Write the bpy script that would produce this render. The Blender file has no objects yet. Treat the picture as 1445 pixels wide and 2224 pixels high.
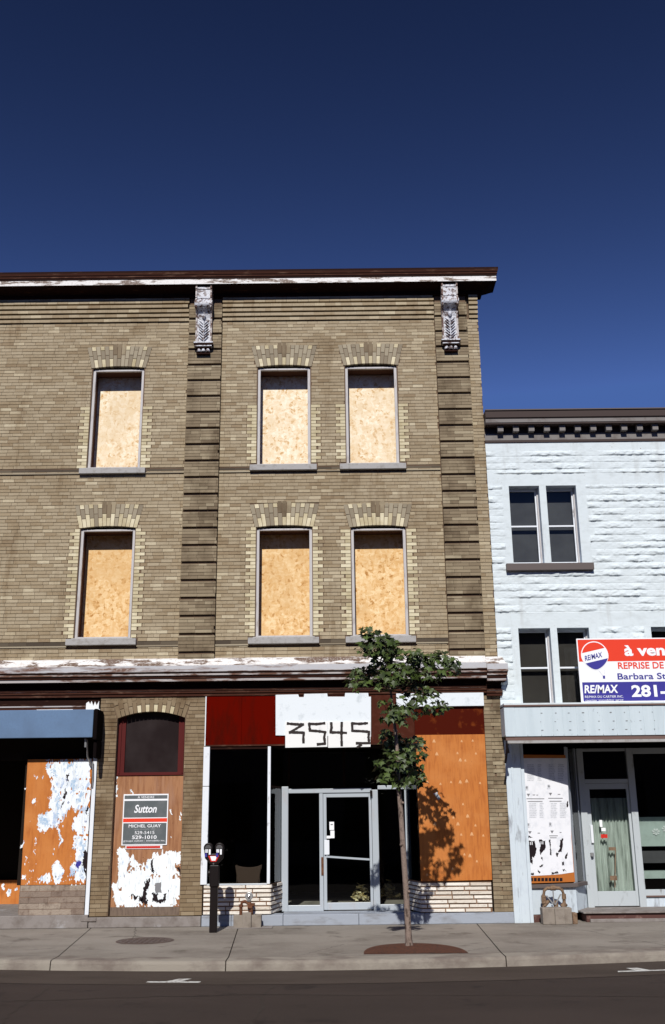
import bpy, math, random
import numpy as np
from mathutils import Vector, Matrix
R_ = math.radians
scn = bpy.context.scene
COL = scn.collection
random.seed(7)

# ---------------------------------------------------------------- camera
FPX = 2193.0; TH = R_(16.9); RHO = R_(0.65); CAM = Vector((0, -17.6, 1.65))
fw = Vector((0, math.cos(TH), math.sin(TH))); r0 = Vector((1, 0, 0)); u0 = Vector((0, -math.sin(TH), math.cos(TH)))
rt = r0*math.cos(RHO) - u0*math.sin(RHO); up = r0*math.sin(RHO) + u0*math.cos(RHO)
cd = bpy.data.cameras.new('camera'); cam = bpy.data.objects.new('camera', cd); COL.objects.link(cam)
cd.sensor_fit = 'VERTICAL'; cd.sensor_height = 24; cd.lens = 24*FPX/2224; cd.clip_end = 2000; cd.clip_start = .1
m = Matrix.Identity(4)
for i in range(3): m[i][0] = rt[i]; m[i][1] = up[i]; m[i][2] = -fw[i]; m[i][3] = CAM[i]
cam.matrix_world = m
scn.camera = cam
# ---------------------------------------------------------------- sky, sun, exposure
SUN = Vector((0.09, 1.0, -0.84)).normalized()          # the way the light travels
w = bpy.data.worlds.new("World"); scn.world = w; w.use_nodes = True
nt = w.node_tree; bg = nt.nodes['Background']
sky = nt.nodes.new('ShaderNodeTexSky'); sky.sky_type = 'NISHITA'; sky.sun_disc = False
sky.sun_elevation = math.asin(-SUN.z); sky.sun_rotation = math.atan2(-SUN.x, -SUN.y)
sky.altitude = 3000; sky.air_density = 1.0; sky.dust_density = 0.0; sky.ozone_density = 4.0
gm = nt.nodes.new('ShaderNodeGamma'); gm.inputs[1].default_value = 2.8; nt.links.new(sky.outputs[0], gm.inputs[0])   # slide film: steeper, deeper blue
tn = nt.nodes.new('ShaderNodeVectorMath'); tn.operation = 'MULTIPLY'; tn.inputs[1].default_value = (1.72, .6, .235); nt.links.new(gm.outputs[0], tn.inputs[0])
cl = nt.nodes.new('ShaderNodeVectorMath'); cl.operation = 'MINIMUM'; cl.inputs[1].default_value = (1.3, 2.7, 7.8); nt.links.new(tn.outputs[0], cl.inputs[0])
nt.links.new(cl.outputs[0], bg.inputs[0]); bg.inputs[1].default_value = 0.05
sd = bpy.data.lights.new('sun', 'SUN'); sd.energy = 4.7; sd.angle = R_(.5); sd.color = (1, .965, .91)
so = bpy.data.objects.new('sun', sd); COL.objects.link(so)
so.rotation_euler = SUN.to_track_quat('-Z', 'Y').to_euler(); so.location = (-3, -30, 30)
vs = scn.view_settings; vs.view_transform = 'Standard'; vs.look = 'None'; vs.gamma = 1; vs.exposure = 0

# ---------------------------------------------------------------- measuring: a photo pixel on a real plane
def ray(px, py): return fw*FPX + rt*(px-722.5) - up*(py-1112)
def at(px, py, Y=0.0):
    d = ray(px, py); return CAM + d*((Y-CAM.y)/d.y)
def atg(px, py, Z=0.0):
    d = ray(px, py); return CAM + d*((Z-CAM.z)/d.z)

# ---------------------------------------------------------------- materials
MATS = {}
def mat(name, col, rough=.8, spots=(), bump=None, island=None, spec=.3, metal=0.0, stretch=(1, 1, 1), custom=None):
    """col: base; spots: (scale, colour, lo, hi, detail, stretch) noise masks; island: list of (pos,colour) by piece"""
    mt = bpy.data.materials.new(name); mt.use_nodes = True; n = mt.node_tree; b = n.nodes['Principled BSDF']
    b.inputs['Roughness'].default_value = rough; b.inputs['Metallic'].default_value = metal
    b.inputs['Specular IOR Level'].default_value = spec
    geo = n.nodes.new('ShaderNodeNewGeometry')
    def vec(st, off=0):
        mp = n.nodes.new('ShaderNodeMapping'); n.links.new(geo.outputs['Position'], mp.inputs[0])
        mp.inputs['Scale'].default_value = st; mp.inputs['Location'].default_value = (off, off*1.7, off*.6); return mp.outputs[0]
    if island:
        r = n.nodes.new('ShaderNodeValToRGB'); e = r.color_ramp.elements
        while len(e) > 1: e.remove(e[-1])
        e[0].position = island[0][0]; e[0].color = (*island[0][1], 1)
        for p, c in island[1:]:
            q = e.new(p); q.color = (*c, 1)
        n.links.new(geo.outputs['Random Per Island'], r.inputs[0]); cur = r.outputs[0]
    else:
        rgb = n.nodes.new('ShaderNodeRGB'); rgb.outputs[0].default_value = (*col, 1); cur = rgb.outputs[0]
    for k, s in enumerate(spots):
        sc, c2, lo, hi = s[:4]; det = s[4] if len(s) > 4 else 6; st = s[5] if len(s) > 5 else (1, 1, 1)
        mode = s[6] if len(s) > 6 else 'MIX'
        nz = n.nodes.new('ShaderNodeTexNoise'); nz.inputs['Scale'].default_value = sc; nz.inputs['Detail'].default_value = det
        nz.inputs['Roughness'].default_value = .6
        n.links.new(vec(st, 3.1*k+1.3), nz.inputs['Vector'])
        mr = n.nodes.new('ShaderNodeMapRange'); mr.inputs[1].default_value = lo; mr.inputs[2].default_value = hi
        n.links.new(nz.outputs[0], mr.inputs[0])
        mx = n.nodes.new('ShaderNodeMix'); mx.data_type = 'RGBA'; mx.blend_type = mode
        n.links.new(mr.outputs[0], mx.inputs[0]); n.links.new(cur, mx.inputs[6]); mx.inputs[7].default_value = (*c2, 1); cur = mx.outputs[2]
    if custom: cur = custom(n, geo, vec, cur, b)
    n.links.new(cur, b.inputs['Base Color'])
    if bump:
        nz = n.nodes.new('ShaderNodeTexNoise'); nz.inputs['Scale'].default_value = bump[0]; nz.inputs['Detail'].default_value = 8
        n.links.new(vec(bump[2] if len(bump) > 2 else (1, 1, 1), 9), nz.inputs['Vector'])
        bp = n.nodes.new('ShaderNodeBump'); bp.inputs['Strength'].default_value = 1; bp.inputs['Distance'].default_value = bump[1]
        n.links.new(nz.outputs[0], bp.inputs['Height']); n.links.new(bp.outputs[0], b.inputs['Normal'])
    MATS[name] = mt; return mt

def glass(name, tint, gl=.06):
    mt = bpy.data.materials.new(name); mt.use_nodes = True; n = mt.node_tree; n.nodes.clear()
    o = n.nodes.new('ShaderNodeOutputMaterial'); mx = n.nodes.new('ShaderNodeMixShader')
    t = n.nodes.new('ShaderNodeBsdfTransparent'); g = n.nodes.new('ShaderNodeBsdfGlossy')
    t.inputs[0].default_value = (*tint, 1); g.inputs['Roughness'].default_value = .02
    f = n.nodes.new('ShaderNodeFresnel'); f.inputs[0].default_value = 1.5
    nz = n.nodes.new('ShaderNodeTexNoise'); nz.inputs['Scale'].default_value = 1.5
    bpn = n.nodes.new('ShaderNodeBump'); bpn.inputs['Strength'].default_value = .3; bpn.inputs['Distance'].default_value = .004
    n.links.new(nz.outputs[0], bpn.inputs['Height']); n.links.new(bpn.outputs[0], g.inputs['Normal'])
    n.links.new(f.outputs[0], mx.inputs[0]); n.links.new(t.outputs[0], mx.inputs[1]); n.links.new(g.outputs[0], mx.inputs[2])
    n.links.new(mx.outputs[0], o.inputs[0]); MATS[name] = mt; return mt

DK = (.035, .022, .014)
mat('brick', None, .9, island=[(0, (.27, .2, .122)), (.08, (.325, .252, .158)), (.5, (.355, .287, .19)), (.88, (.395, .325, .22)), (.96, (.47, .395, .268)), (1, (.52, .45, .315))],
    spots=[(.8, (.74, .7, .65), .48, .74, 5, (1, 1, 1.8), 'MULTIPLY'), (28, (.8, .77, .73), .5, .75, 3, (1, 1, 2), 'MULTIPLY'), (2.6, (.66, .6, .54), .55, .78, 5, (1.6, 1, .25), 'MULTIPLY')], bump=(90, .003))
mat('brick_dark', None, .9, island=[(0, (.19, .143, .09)), (.5, (.248, .194, .124)), (.85, (.295, .236, .153)), (1, (.36, .3, .2))],
    spots=[(2.0, (.5, .46, .42), .46, .7, 6, (1.2, 1, .9), 'MULTIPLY')], bump=(90, .003))
mat('brick_light', None, .88, island=[(0, (.48, .41, .26)), (.5, (.58, .51, .34)), (1, (.68, .61, .43))],
    spots=[(6, (.75, .7, .6), .45, .75, 4, (1, 1, 1), 'MULTIPLY')], bump=(90, .002))
mat('brick_grey', None, .9, island=[(0, (.22, .18, .125)), (1, (.36, .31, .22))], bump=(90, .002))
mat('brick_yellow', None, .9, island=[(0, (.19, .135, .078)), (.5, (.225, .165, .098)), (.9, (.255, .193, .12)), (1, (.31, .245, .16))],
    spots=[(2.2, (.5, .42, .34), .48, .72, 6, (1, 1, .7), 'MULTIPLY')], bump=(90, .003))
mat('band_brick', None, .9, island=[(0, (.06, .045, .032)), (1, (.12, .095, .065))], bump=(60, .003))
mat('mortar', (.135, .083, .052), .95, spots=[(5, (.14, .1, .065), .4, .7)])
mat('dark_paint', (.018, .006, .004), .8, spec=.08, spots=[(14, (.12, .06, .035), .6, .8, 6, (.3, 1, 3))])  # real dark paint, also stands in for shade on belt and transom
mat('brown_paint', (.05, .018, .011), .8, spec=.08, spots=[(7, (.16, .09, .06), .55, .75, 6, (.4, 1, 2))])
mat('silver_paint', (.72, .7, .68), .6, spots=[(4, (.12, .07, .045), .5, .55, 8, (.6, 1, 2.5)), (30, (.5, .46, .42), .5, .7)], spec=.5)
mat('belt_paint', (.42, .42, .44), .6, spots=[(2.6, (.12, .052, .03), .5, .6, 8, (.35, 1, 2.4)), (22, (.4, .36, .34), .52, .75)], spec=.5)
mat('belt_trim', (.4, .37, .36), .6, spots=[(4, (.11, .05, .03), .46, .56, 8, (.5, 1, 2))])
mat('bracket_edge', (.5, .46, .44), .6, spots=[(14, (.1, .045, .03), .44, .54, 6)])
mat('bracket_metal', (.56, .57, .61), .5, spots=[(16, (.09, .045, .035), .5, .57, 6), (60, (.42, .42, .45), .5, .7)], spec=.5, bump=(40, .01))
mat('sill_stone', (.36, .35, .34), .85, spots=[(12, (.24, .22, .2), .5, .75)], bump=(60, .003))
mat('frame_grey', (.48, .46, .46), .6, spots=[(20, (.28, .24, .22), .55, .75, 5, (1, 1, .2))])
mat('frame_white', (.72, .75, .79), .5, spots=[(9, (.35, .34, .34), .62, .72, 6, (1, 1, .4))])
mat('aluminium', (.4, .44, .48), .35, spots=[(6, (.4, .4, .42), .58, .72, 6, (1, 1, .5))], spec=.6)
mat('maroon_panel', (.095, .003, .001), 1, spots=[(3, (.055, .004, .002), .45, .7, 4, (2, 1, .5))], spec=0)
mat('maroon_wood', (.085, .014, .013), .7, spec=.1)
mat('brown_panel', (.06, .016, .009), .8, spec=.05, spots=[(5, (.09, .03, .02), .5, .7)])
mat('stained_panel', (.06, .006, .002), .8, spec=.05, spots=[(4.5, (.2, .045, .008), .55, .72, 5)])
mat('white_board', (.72, .77, .8), .6, spots=[(6, (.55, .6, .63), .55, .72), (55, (.3, .28, .26), .72, .76, 2)])
mat('white_board_warm', (.8, .8, .78), .6, spots=[(6, (.6, .6, .6), .6, .75)])
mat('black_paint', (.02, .012, .01), .6)
mat('ink', (.018, .012, .014), .7, spec=.1)
mat('black_metal', (.008, .005, .005), .45, spec=.2)
mat('chrome', (.7, .68, .68), .18, metal=.9)
mat('red_paint', (.55, .03, .02), .4)
mat('sign_red', (.75, .05, .02), .4); mat('sign_blue', (.045, .04, .27), .4); mat('sign_white', (.85, .86, .88), .4)
mat('sign_grey', (.1, .115, .12), .45, spots=[(4, (.14, .15, .155), .45, .7)]); mat('sign_text_grey', (.35, .37, .38), .5)
mat('steel_galv', (.35, .35, .35), .4, metal=.5)
mat('blue_fabric', (.115, .19, .315), .7, spots=[(1.1, (.09, .14, .225), .42, .68, 4), (30, (.1, .16, .26), .5, .8)])
mat('dark_fabric', (.006, .004, .004), .9, spec=.03)
mat('jamb', (.1, .05, .035), .9, spec=.05)  # dark brown puts the recess shade into the inner frame colour
mat('rust', (.11, .04, .018), .8, spots=[(25, (.2, .1, .05), .5, .7)], bump=(60, .006))
mat('brass_brown', (.2, .13, .08), .7, spots=[(25, (.08, .04, .025), .5, .7)], bump=(60, .006))
mat('concrete', (.25, .215, .18), .9, spots=[(7, (.17, .14, .115), .45, .72), (70, (.3, .27, .24), .55, .8)], bump=(80, .004))
mat('blue_granite', (.31, .34, .39), .75, spots=[(4, (.2, .2, .21), .5, .72, 8, (.6, 1, 2)), (60, (.4, .43, .48), .6, .8)], bump=(50, .003))
mat('grey_step', (.24, .215, .2), .9, spots=[(5, (.15, .125, .11), .45, .7), (3, (.34, .33, .33), .6, .7)], bump=(50, .004))
mat('veneer_white', None, .8, island=[(0, (.56, .5, .42)), (1, (.8, .76, .69))], spots=[(14, (.35, .27, .2), .58, .72, 6, (.5, 1, 2))], bump=(35, .012))
mat('veneer_tan', None, .9, island=[(0, (.19, .14, .11)), (.5, (.25, .195, .155)), (1, (.33, .27, .215))], spots=[(10, (.12, .08, .06), .5, .75)], bump=(40, .008))
mat('veneer_joint', (.2, .115, .07), .95)
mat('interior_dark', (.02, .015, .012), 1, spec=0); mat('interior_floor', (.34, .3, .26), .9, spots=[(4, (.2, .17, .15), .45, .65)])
mat('blind_grey', (.1, .095, .105), .9, spots=[(2, (.07, .065, .075), .4, .7)]); mat('blind_brown', (.06, .05, .046), .9, spots=[(2, (.045, .036, .034), .4, .7)])
mat('curtain', (.52, .56, .53), .9, spots=[(5, (.2, .22, .2), .5, .68, 5, (3, 1, .25)), (9, (.62, .66, .63), .55, .7, 4, (2, 1, .2))])
mat('pale_green', (.5, .58, .56), .8, spots=[(4, (.4, .46, .44), .45, .7)]); mat('cream_paper', (.8, .7, .45), .9, spots=[(12, (.3, .22, .12), .5, .7)])
mat('basket', (.075, .045, .034), .8)
mat('bark', (.22, .165, .135), .95, spots=[(22, (.06, .04, .03), .52, .62, 6, (1, 1, .4)), (5, (.24, .18, .15), .5, .7)], bump=(50, .01))
mat('twig', (.06, .04, .025), .9)
mat('soil', (.12, .045, .024), 1, spots=[(30, (.05, .025, .018), .45, .65), (90, (.2, .09, .05), .62, .72)], bump=(60, .03))
mat('iron', (.09, .06, .05), .6, spots=[(30, (.05, .035, .03), .45, .7)], bump=(40, .01))
mat('roof_tar', (.05, .045, .04), .95)
mat('ply_orange', (.5, .165, .032), .75, spots=[(7, (.38, .11, .02), .45, .68, 5, (4, 1, .5)), (2.0, (.54, .2, .05), .45, .7, 4), (45, (.25, .07, .015), .7, .76, 2, (1.6, 1, .5))])
mat('ply_brown', (.36, .175, .085), .85, spots=[(7, (.24, .1, .045), .42, .65, 5, (3.5, 1, .35)), (2.5, (.34, .18, .11), .5, .7, 4, (2, 1, .4)), (40, (.09, .03, .02), .7, .76, 2)])
mat('poster_frame', (.45, .14, .025), .8)
mat('ply_chip', (.66, .36, .17), .9)

def paper(name, base=(.8, .85, .9), blu=.56, dark=.66):
    mat(name, base, .7, spots=[(7, (.42, .52, .68), blu, blu+.06, 8, (1.3, 1, .8)), (14, (.66, .71, .74), .52, .62, 6, (2.2, 1, .5)), (11, (.13, .15, .28), dark, dark+.015, 6, (1, 1, .6)), (16, (.035, .03, .035), dark+.03, dark+.045, 5)])
paper('torn_paper'); paper('torn_paper_white', (.83, .88, .9), .64, .7)
mat('print_paper', (.82, .83, .86), .7, spots=[(8, (.7, .72, .76), .5, .7)]); mat('print_grey', (.55, .57, .6), .8, spots=[(55, (.75, .76, .8), .45, .6, 4)]); mat('print_blue', (.36, .5, .66), .8, spots=[(20, (.6, .68, .75), .45, .6)]); mat('grey_wood', (.17, .125, .095), .9, spots=[(9, (.1, .07, .055), .45, .7, 5, (3, 1, .5))]); mat('print_mid', (.2, .2, .21), .8)

def osb(name, lo, mid, hi):
    def cu(n, geo, vec, cur, b):
        outs = []
        for k, (st, sc) in enumerate((((1.5, 1, .9), 14), ((.8, 1, 1.5), 20))):
            nz = n.nodes.new('ShaderNodeTexNoise'); nz.inputs['Scale'].default_value = 9; n.links.new(vec((1, 1, 1), k*4), nz.inputs['Vector'])
            ad = n.nodes.new('ShaderNodeMixRGB'); ad.blend_type = 'ADD'; ad.inputs[0].default_value = .16
            n.links.new(vec(st, k), ad.inputs[1]); n.links.new(nz.outputs['Color'], ad.inputs[2])
            v = n.nodes.new('ShaderNodeTexVoronoi'); v.inputs['Scale'].default_value = sc; n.links.new(ad.outputs[0], v.inputs['Vector'])
            s = n.nodes.new('ShaderNodeSeparateColor'); n.links.new(v.outputs['Color'], s.inputs[0]); outs.append(s.outputs[k])
        mm = n.nodes.new('ShaderNodeMath'); mm.operation = 'MULTIPLY_ADD'; mm.inputs[1].default_value = .6
        n.links.new(outs[0], mm.inputs[0]); m2 = n.nodes.new('ShaderNodeMath'); m2.operation = 'MULTIPLY'; m2.inputs[1].default_value = .4
        n.links.new(outs[1], m2.inputs[0]); n.links.new(m2.outputs[0], mm.inputs[2])
        r = n.nodes.new('ShaderNodeValToRGB'); e = r.color_ramp.elements
        e[0].position = .04; e[0].color = (*lo, 1); e[1].position = .95; e[1].color = (*hi, 1); q = e.new(.25); q.color = (*mid, 1)
        n.links.new(mm.outputs[0], r.inputs[0])
        nz = n.nodes.new('ShaderNodeTexNoise'); nz.inputs['Scale'].default_value = 1.6; n.links.new(vec((1, 1, 1), 7), nz.inputs['Vector'])
        mr = n.nodes.new('ShaderNodeMapRange'); mr.inputs[1].default_value = .42; mr.inputs[2].default_value = .66; n.links.new(nz.outputs[0], mr.inputs[0])
        mx = n.nodes.new('ShaderNodeMix'); mx.data_type = 'RGBA'; mx.inputs[7].default_value = (*[c*.86 for c in mid], 1)
        ml = n.nodes.new('ShaderNodeMath'); ml.operation = 'MULTIPLY'; ml.inputs[1].default_value = .5; n.links.new(mr.outputs[0], ml.inputs[0])
        n.links.new(ml.outputs[0], mx.inputs[0]); n.links.new(r.outputs[0], mx.inputs[6])
        return mx.outputs[2]
    mat(name, (1, 1, 1), .7, custom=cu)
osb('osb_pale', (.56, .32, .12), (.78, .6, .37), (.93, .84, .67))
osb('osb_gold', (.44, .2, .045), (.7, .42, .165), (.87, .66, .38))

def brick_tex(name, c1, c2, mo):
    def cu(n, geo, vec, cur, b):
        s = n.nodes.new('ShaderNodeSeparateXYZ'); n.links.new(geo.outputs['Position'], s.inputs[0])
        a = n.nodes.new('ShaderNodeMath'); n.links.new(s.outputs[0], a.inputs[0]); n.links.new(s.outputs[1], a.inputs[1])
        c = n.nodes.new('ShaderNodeCombineXYZ'); n.links.new(a.outputs[0], c.inputs[0]); n.links.new(s.outputs[2], c.inputs[1])
        t = n.nodes.new('ShaderNodeTexBrick'); n.links.new(c.outputs[0], t.inputs[0]); t.inputs['Scale'].default_value = 1
        t.inputs['Brick Width'].default_value = .21; t.inputs['Row Height'].default_value = .0645; t.inputs['Mortar Size'].default_value = .005
        t.inputs[1].default_value = (*c1, 1); t.inputs[2].default_value = (*c2, 1); t.inputs[3].default_value = (*mo, 1)
        return t.outputs[0]
    mat(name, (1, 1, 1), .9, custom=cu, bump=(60, .004))
brick_tex('far_brick', (.22, .15, .1), (.3, .21, .15), (.2, .17, .14))
brick_tex('side_brick', (.14, .1, .065), (.24, .19, .12), (.08, .06, .04))
mat('white_wall', (.63, .69, .71), .85, spec=.03, spots=[(5, (.55, .6, .61), .5, .72, 5, (1, 1, 1.5)), (2.5, (.5, .53, .53), .58, .8, 6, (2.5, 1, .3)), (26, (.27, .2, .16), .69, .72, 4, (.5, 1, 2))])
mat('frame_worn', (.44, .48, .5), .6, spots=[(8, (.25, .26, .26), .6, .72, 6, (1, 1, .4))])
mat('white_paint_worn', (.56, .63, .68), .6, spots=[(5, (.33, .36, .39), .57, .65, 8, (1.4, 1, .35)), (16, (.5, .56, .62), .5, .7, 5, (1, 1, .3))])
mat('white_metal_box', (.55, .63, .67), .55, spots=[(18, (.35, .4, .43), .64, .72, 5, (1, 1, .5)), (2, (.48, .56, .6), .4, .7, 4, (3, 1, .3))])
mat('cornice_brown', (.045, .028, .024), .7); mat('cornice_grey', (.2, .185, .175), .8, spots=[(6, (.14, .12, .11), .5, .7)])
mat('sill_brown', (.12, .098, .092), .85); mat('lip_brown', (.14, .085, .07), .7); mat('step_red', (.09, .04, .033), .85, spots=[(8, (.2, .12, .1), .55, .7)])
mat('gutter_asphalt', (.075, .058, .048), .95, spots=[(2, (.056, .043, .035), .4, .7, 8, (.4, 1, 1)), (110, (.1, .085, .07), .62, .74, 2)], bump=(140, .008), spec=.1)
mat('asphalt', (.04, .029, .024), .93, spots=[(1.0, (.05, .036, .03), .42, .7, 6, (.35, 1, 1)), (120, (.08, .06, .05), .62, .72, 2), (2.4, (.022, .016, .014), .6, .75, 5)], bump=(140, .008), spec=.2)
mat('sidewalk', (.27, .242, .208), .95, spots=[(1.1, (.18, .157, .133), .42, .66, 8, (.6, 1, 1)), (2.2, (.14, .12, .1), .57, .7, 8), (14, (.3, .28, .25), .6, .72, 4), (9, (.24, .21, .18), .5, .8, 6), (150, (.12, .1, .09), .6, .75, 2)], bump=(120, .004), spec=.15)
mat('kerb', (.28, .25, .21), .95, spots=[(3, (.17, .14, .12), .42, .65, 8, (.8, 1, 1))], bump=(60, .008), spec=.15)
mat('joint', (.035, .026, .02), 1); mat('road_paint', (.55, .55, .52), .8, spots=[(20, (.25, .22, .2), .52, .62, 5)])
def leafm(name, c, c2):
    mat(name, None, .5, island=[(0, c), (.6, c2), (1, tuple(v*1.4 for v in c2))], spec=.35)
leafm('leaf', (.018, .028, .007), (.05, .076, .016))
glass('window_glass', (.85, .9, .88)); glass('shop_glass', (.8, .85, .82))
mat('dark_glass', (.02, .014, .014), .1, spots=[(1.5, (.035, .027, .027), .4, .7, 3)], spec=.15)

# ---------------------------------------------------------------- mesh builder
def root_loc(o):
    while o.parent: o = o.parent
    return o.location
class MB:
    def __init__(s): s.v = []; s.f = []; s.m = []; s.sm = []
    def add(s, vs, fs, mi=0, sm=False):
        b = len(s.v); s.v += [tuple(v) for v in vs]
        for f in fs: s.f.append([b+i for i in f]); s.m.append(mi); s.sm.append(sm)
        return s
    def box(s, x0, x1, y0, y1, z0, z1, mi=0, front_only=False):
        v = [(x0, y0, z0), (x1, y0, z0), (x1, y1, z0), (x0, y1, z0), (x0, y0, z1), (x1, y0, z1), (x1, y1, z1), (x0, y1, z1)]
        f = [(0, 1, 5, 4), (4, 5, 6, 7), (0, 3, 2, 1), (1, 2, 6, 5), (3, 0, 4, 7)]
        if not front_only: f.append((2, 3, 7, 6))
        return s.add(v, f, mi)
    def bar(s, p, q, y0, y1, wd, mi=0):                       # a straight board in plan from p=(x,y) ; here p,q are (x,z) in the XZ plane
        (x0, z0), (x1, z1) = p, q; dx, dz = x1-x0, z1-z0; L = math.hypot(dx, dz) or 1; nx, nz = -dz/L*wd/2, dx/L*wd/2
        c = [(x0+nx, z0+nz), (x0-nx, z0-nz), (x1-nx, z1-nz), (x1+nx, z1+nz)]
        return s.poly(c, y0, y1, mi)
    def poly(s, pts, y0, y1, mi=0):                           # polygon in XZ, from y0 (front) back to y1
        a = sum(pts[i][0]*pts[(i+1) % len(pts)][1]-pts[(i+1) % len(pts)][0]*pts[i][1] for i in range(len(pts)))
        if a < 0: pts = pts[::-1]
        n = len(pts); v = [(x, y0, z) for x, z in pts]+[(x, y1, z) for x, z in pts]
        f = [tuple(range(n)), tuple(range(2*n-1, n-1, -1))]+[(i, n+i, n+(i+1) % n, (i+1) % n) for i in range(n)]
        return s.add(v, f, mi)
    def plan(s, p, q, z0, z1, th, mi=0, off=0):               # upright slab following a line in plan p->q, thickness th to the back (left of p->q)
        (x0, y0), (x1, y1) = p, q; dx, dy = x1-x0, y1-y0; L = math.hypot(dx, dy); nx, ny = -dy/L, dx/L
        a = [(x0+nx*off, y0+ny*off), (x1+nx*off, y1+ny*off), (x1+nx*(off+th), y1+ny*(off+th)), (x0+nx*(off+th), y0+ny*(off+th))]
        v = [(x, y, z0) for x, y in a]+[(x, y, z1) for x, y in a]
        return s.add(v, [(0, 1, 5, 4), (4, 5, 6, 7), (0, 3, 2, 1), (1, 2, 6, 5), (3, 0, 4, 7), (2, 3, 7, 6)], mi)
    def sweep(s, prof, path, mats=None, cap=True):            # prof (d,z) outward offset; path list of (x,y,nx,ny) with offset normals
        n = len(prof); b = []
        for (x, y, nx, ny) in path: b.append([(x+nx*d, y+ny*d, z) for d, z in prof])
        for i in range(len(path)-1):
            for j in range(n-1):
                s.add([b[i][j], b[i+1][j], b[i+1][j+1], b[i][j+1]], [(0, 1, 2, 3)], mats[j] if mats else 0)
        if cap:
            s.add(b[0], [tuple(range(n))], mats[0] if mats else 0); s.add(b[-1], [tuple(range(n-1, -1, -1))], mats[0] if mats else 0)
        return s
    def tube(s, pts, rad, seg=8, mi=0, cap=True):
        pts = [Vector(p) for p in pts]; rad = rad if isinstance(rad, (list, tuple)) else [rad]*len(pts); rings = []
        for i, p in enumerate(pts):
            t = (pts[min(i+1, len(pts)-1)]-pts[max(i-1, 0)]).normalized()
            a = t.cross(Vector((0, 0, 1)) if abs(t.z) < .9 else Vector((0, 1, 0))).normalized(); c = t.cross(a)
            rings.append([p+(a*math.cos(2*math.pi*k/seg)+c*math.sin(2*math.pi*k/seg))*rad[i] for k in range(seg)])
        v = [q for r in rings for q in r]; f = []
        for i in range(len(pts)-1):
            for k in range(seg): f.append((i*seg+k, i*seg+(k+1) % seg, (i+1)*seg+(k+1) % seg, (i+1)*seg+k))
        s.add(v, f, mi, True)
        if cap: s.add(rings[0], [tuple(range(seg-1, -1, -1))], mi); s.add(rings[-1], [tuple(range(seg))], mi)
        return s
    def disc(s, c, r, y0, y1, seg=24, mi=0, a0=0, a1=360, rz=None):
        rz = rz or r; k = seg
        pts = [(c[0]+r*math.cos(R_(a0+(a1-a0)*i/k)), c[1]+rz*math.sin(R_(a0+(a1-a0)*i/k))) for i in range(k if a1-a0 == 360 else k+1)]
        return s.poly(pts, y0, y1, mi)
    def lathe(s, c, prof, seg=20, mi=0):                      # vertical axis
        v = []; f = []; n = len(prof)
        for k in range(seg):
            a = 2*math.pi*k/seg
            for r, z in prof: v.append((c[0]+r*math.cos(a), c[1]+r*math.sin(a), c[2]+z))
        for k in range(seg):
            for j in range(n-1): f.append((k*n+j, ((k+1) % seg)*n+j, ((k+1) % seg)*n+j+1, k*n+j+1))
        return s.add(v, f, mi, True)
    def build(s, name, mats, parent=None, origin=None, bevel=0, fixn=False):
        o3 = root_loc(parent) if parent else Vector(origin or (0, 0, 0))
        me = bpy.data.meshes.new(name)
        me.from_pydata([(x-o3.x, y-o3.y, z-o3.z) for x, y, z in s.v], [], s.f)
        for mname in ([mats] if isinstance(mats, str) else mats): me.materials.append(MATS[mname])
        me.polygons.foreach_set('material_index', s.m); me.polygons.foreach_set('use_smooth', s.sm); me.update()
        o = bpy.data.objects.new(name, me); COL.objects.link(o)
        if parent: o.parent = parent
        else: o.location = o3
        if bevel:
            b = o.modifiers.new('bevel', 'BEVEL'); b.width = bevel; b.segments = 2; b.limit_method = 'ANGLE'; b.angle_limit = R_(40)
        return o
def thing(name, label, cat, loc, group=None):
    o = bpy.data.objects.new(name, None); COL.objects.link(o); o.location = loc; o.empty_display_size = .2
    return tag(o, label, cat, group)
def tag(o, label, cat, group=None):
    o['label'] = label; o['category'] = cat
    if group: o['group'] = group
    return o
def struct(o): o['kind'] = 'structure'; return o
def note(o, l): o['label'] = l; return o

def bricks(mb, x0, x1, z0, z1, yf=0, course=.0645, L=.21, cuts=None, seed=1, gap=.0075, dep=.05, mi=0, jit=.002, hdr=.12, zbase=None, depth_rows=None):
    rnd = random.Random(seed); i = 0; z = z0
    while z < z1-.01:
        zt = min(z+course, z1); zc = (z+zt)/2
        dy = depth_rows(i, zc) if depth_rows else 0
        if dy is None: z += course; i += 1; continue
        rem = cuts(zc, i) if cuts else []
        x = x0-(i % 2)*L*.5-rnd.uniform(0, .03)
        while x < x1:
            ln = L*rnd.uniform(.92, 1.08) if rnd.random() > hdr else L*.5
            segs = [(max(x, x0), min(x+ln-gap, x1))]
            for (a, b) in rem:
                ns = []
                for (p, q) in segs:
                    if q <= a or p >= b: ns.append((p, q))
                    else:
                        if p < a: ns.append((p, a-gap))
                        if q > b: ns.append((b+gap, q))
                segs = ns
            for (p, q) in segs:
                if q-p > .018:
                    y = yf+dy+rnd.uniform(-jit, jit); zj = rnd.uniform(-.001, .001)
                    mb.box(p, q+gap*.45, y, y+dep, z+gap*.6+zj, zt-gap*.6+zj, mi, True)
            x += ln
        z += course; i += 1
    return mb
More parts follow.
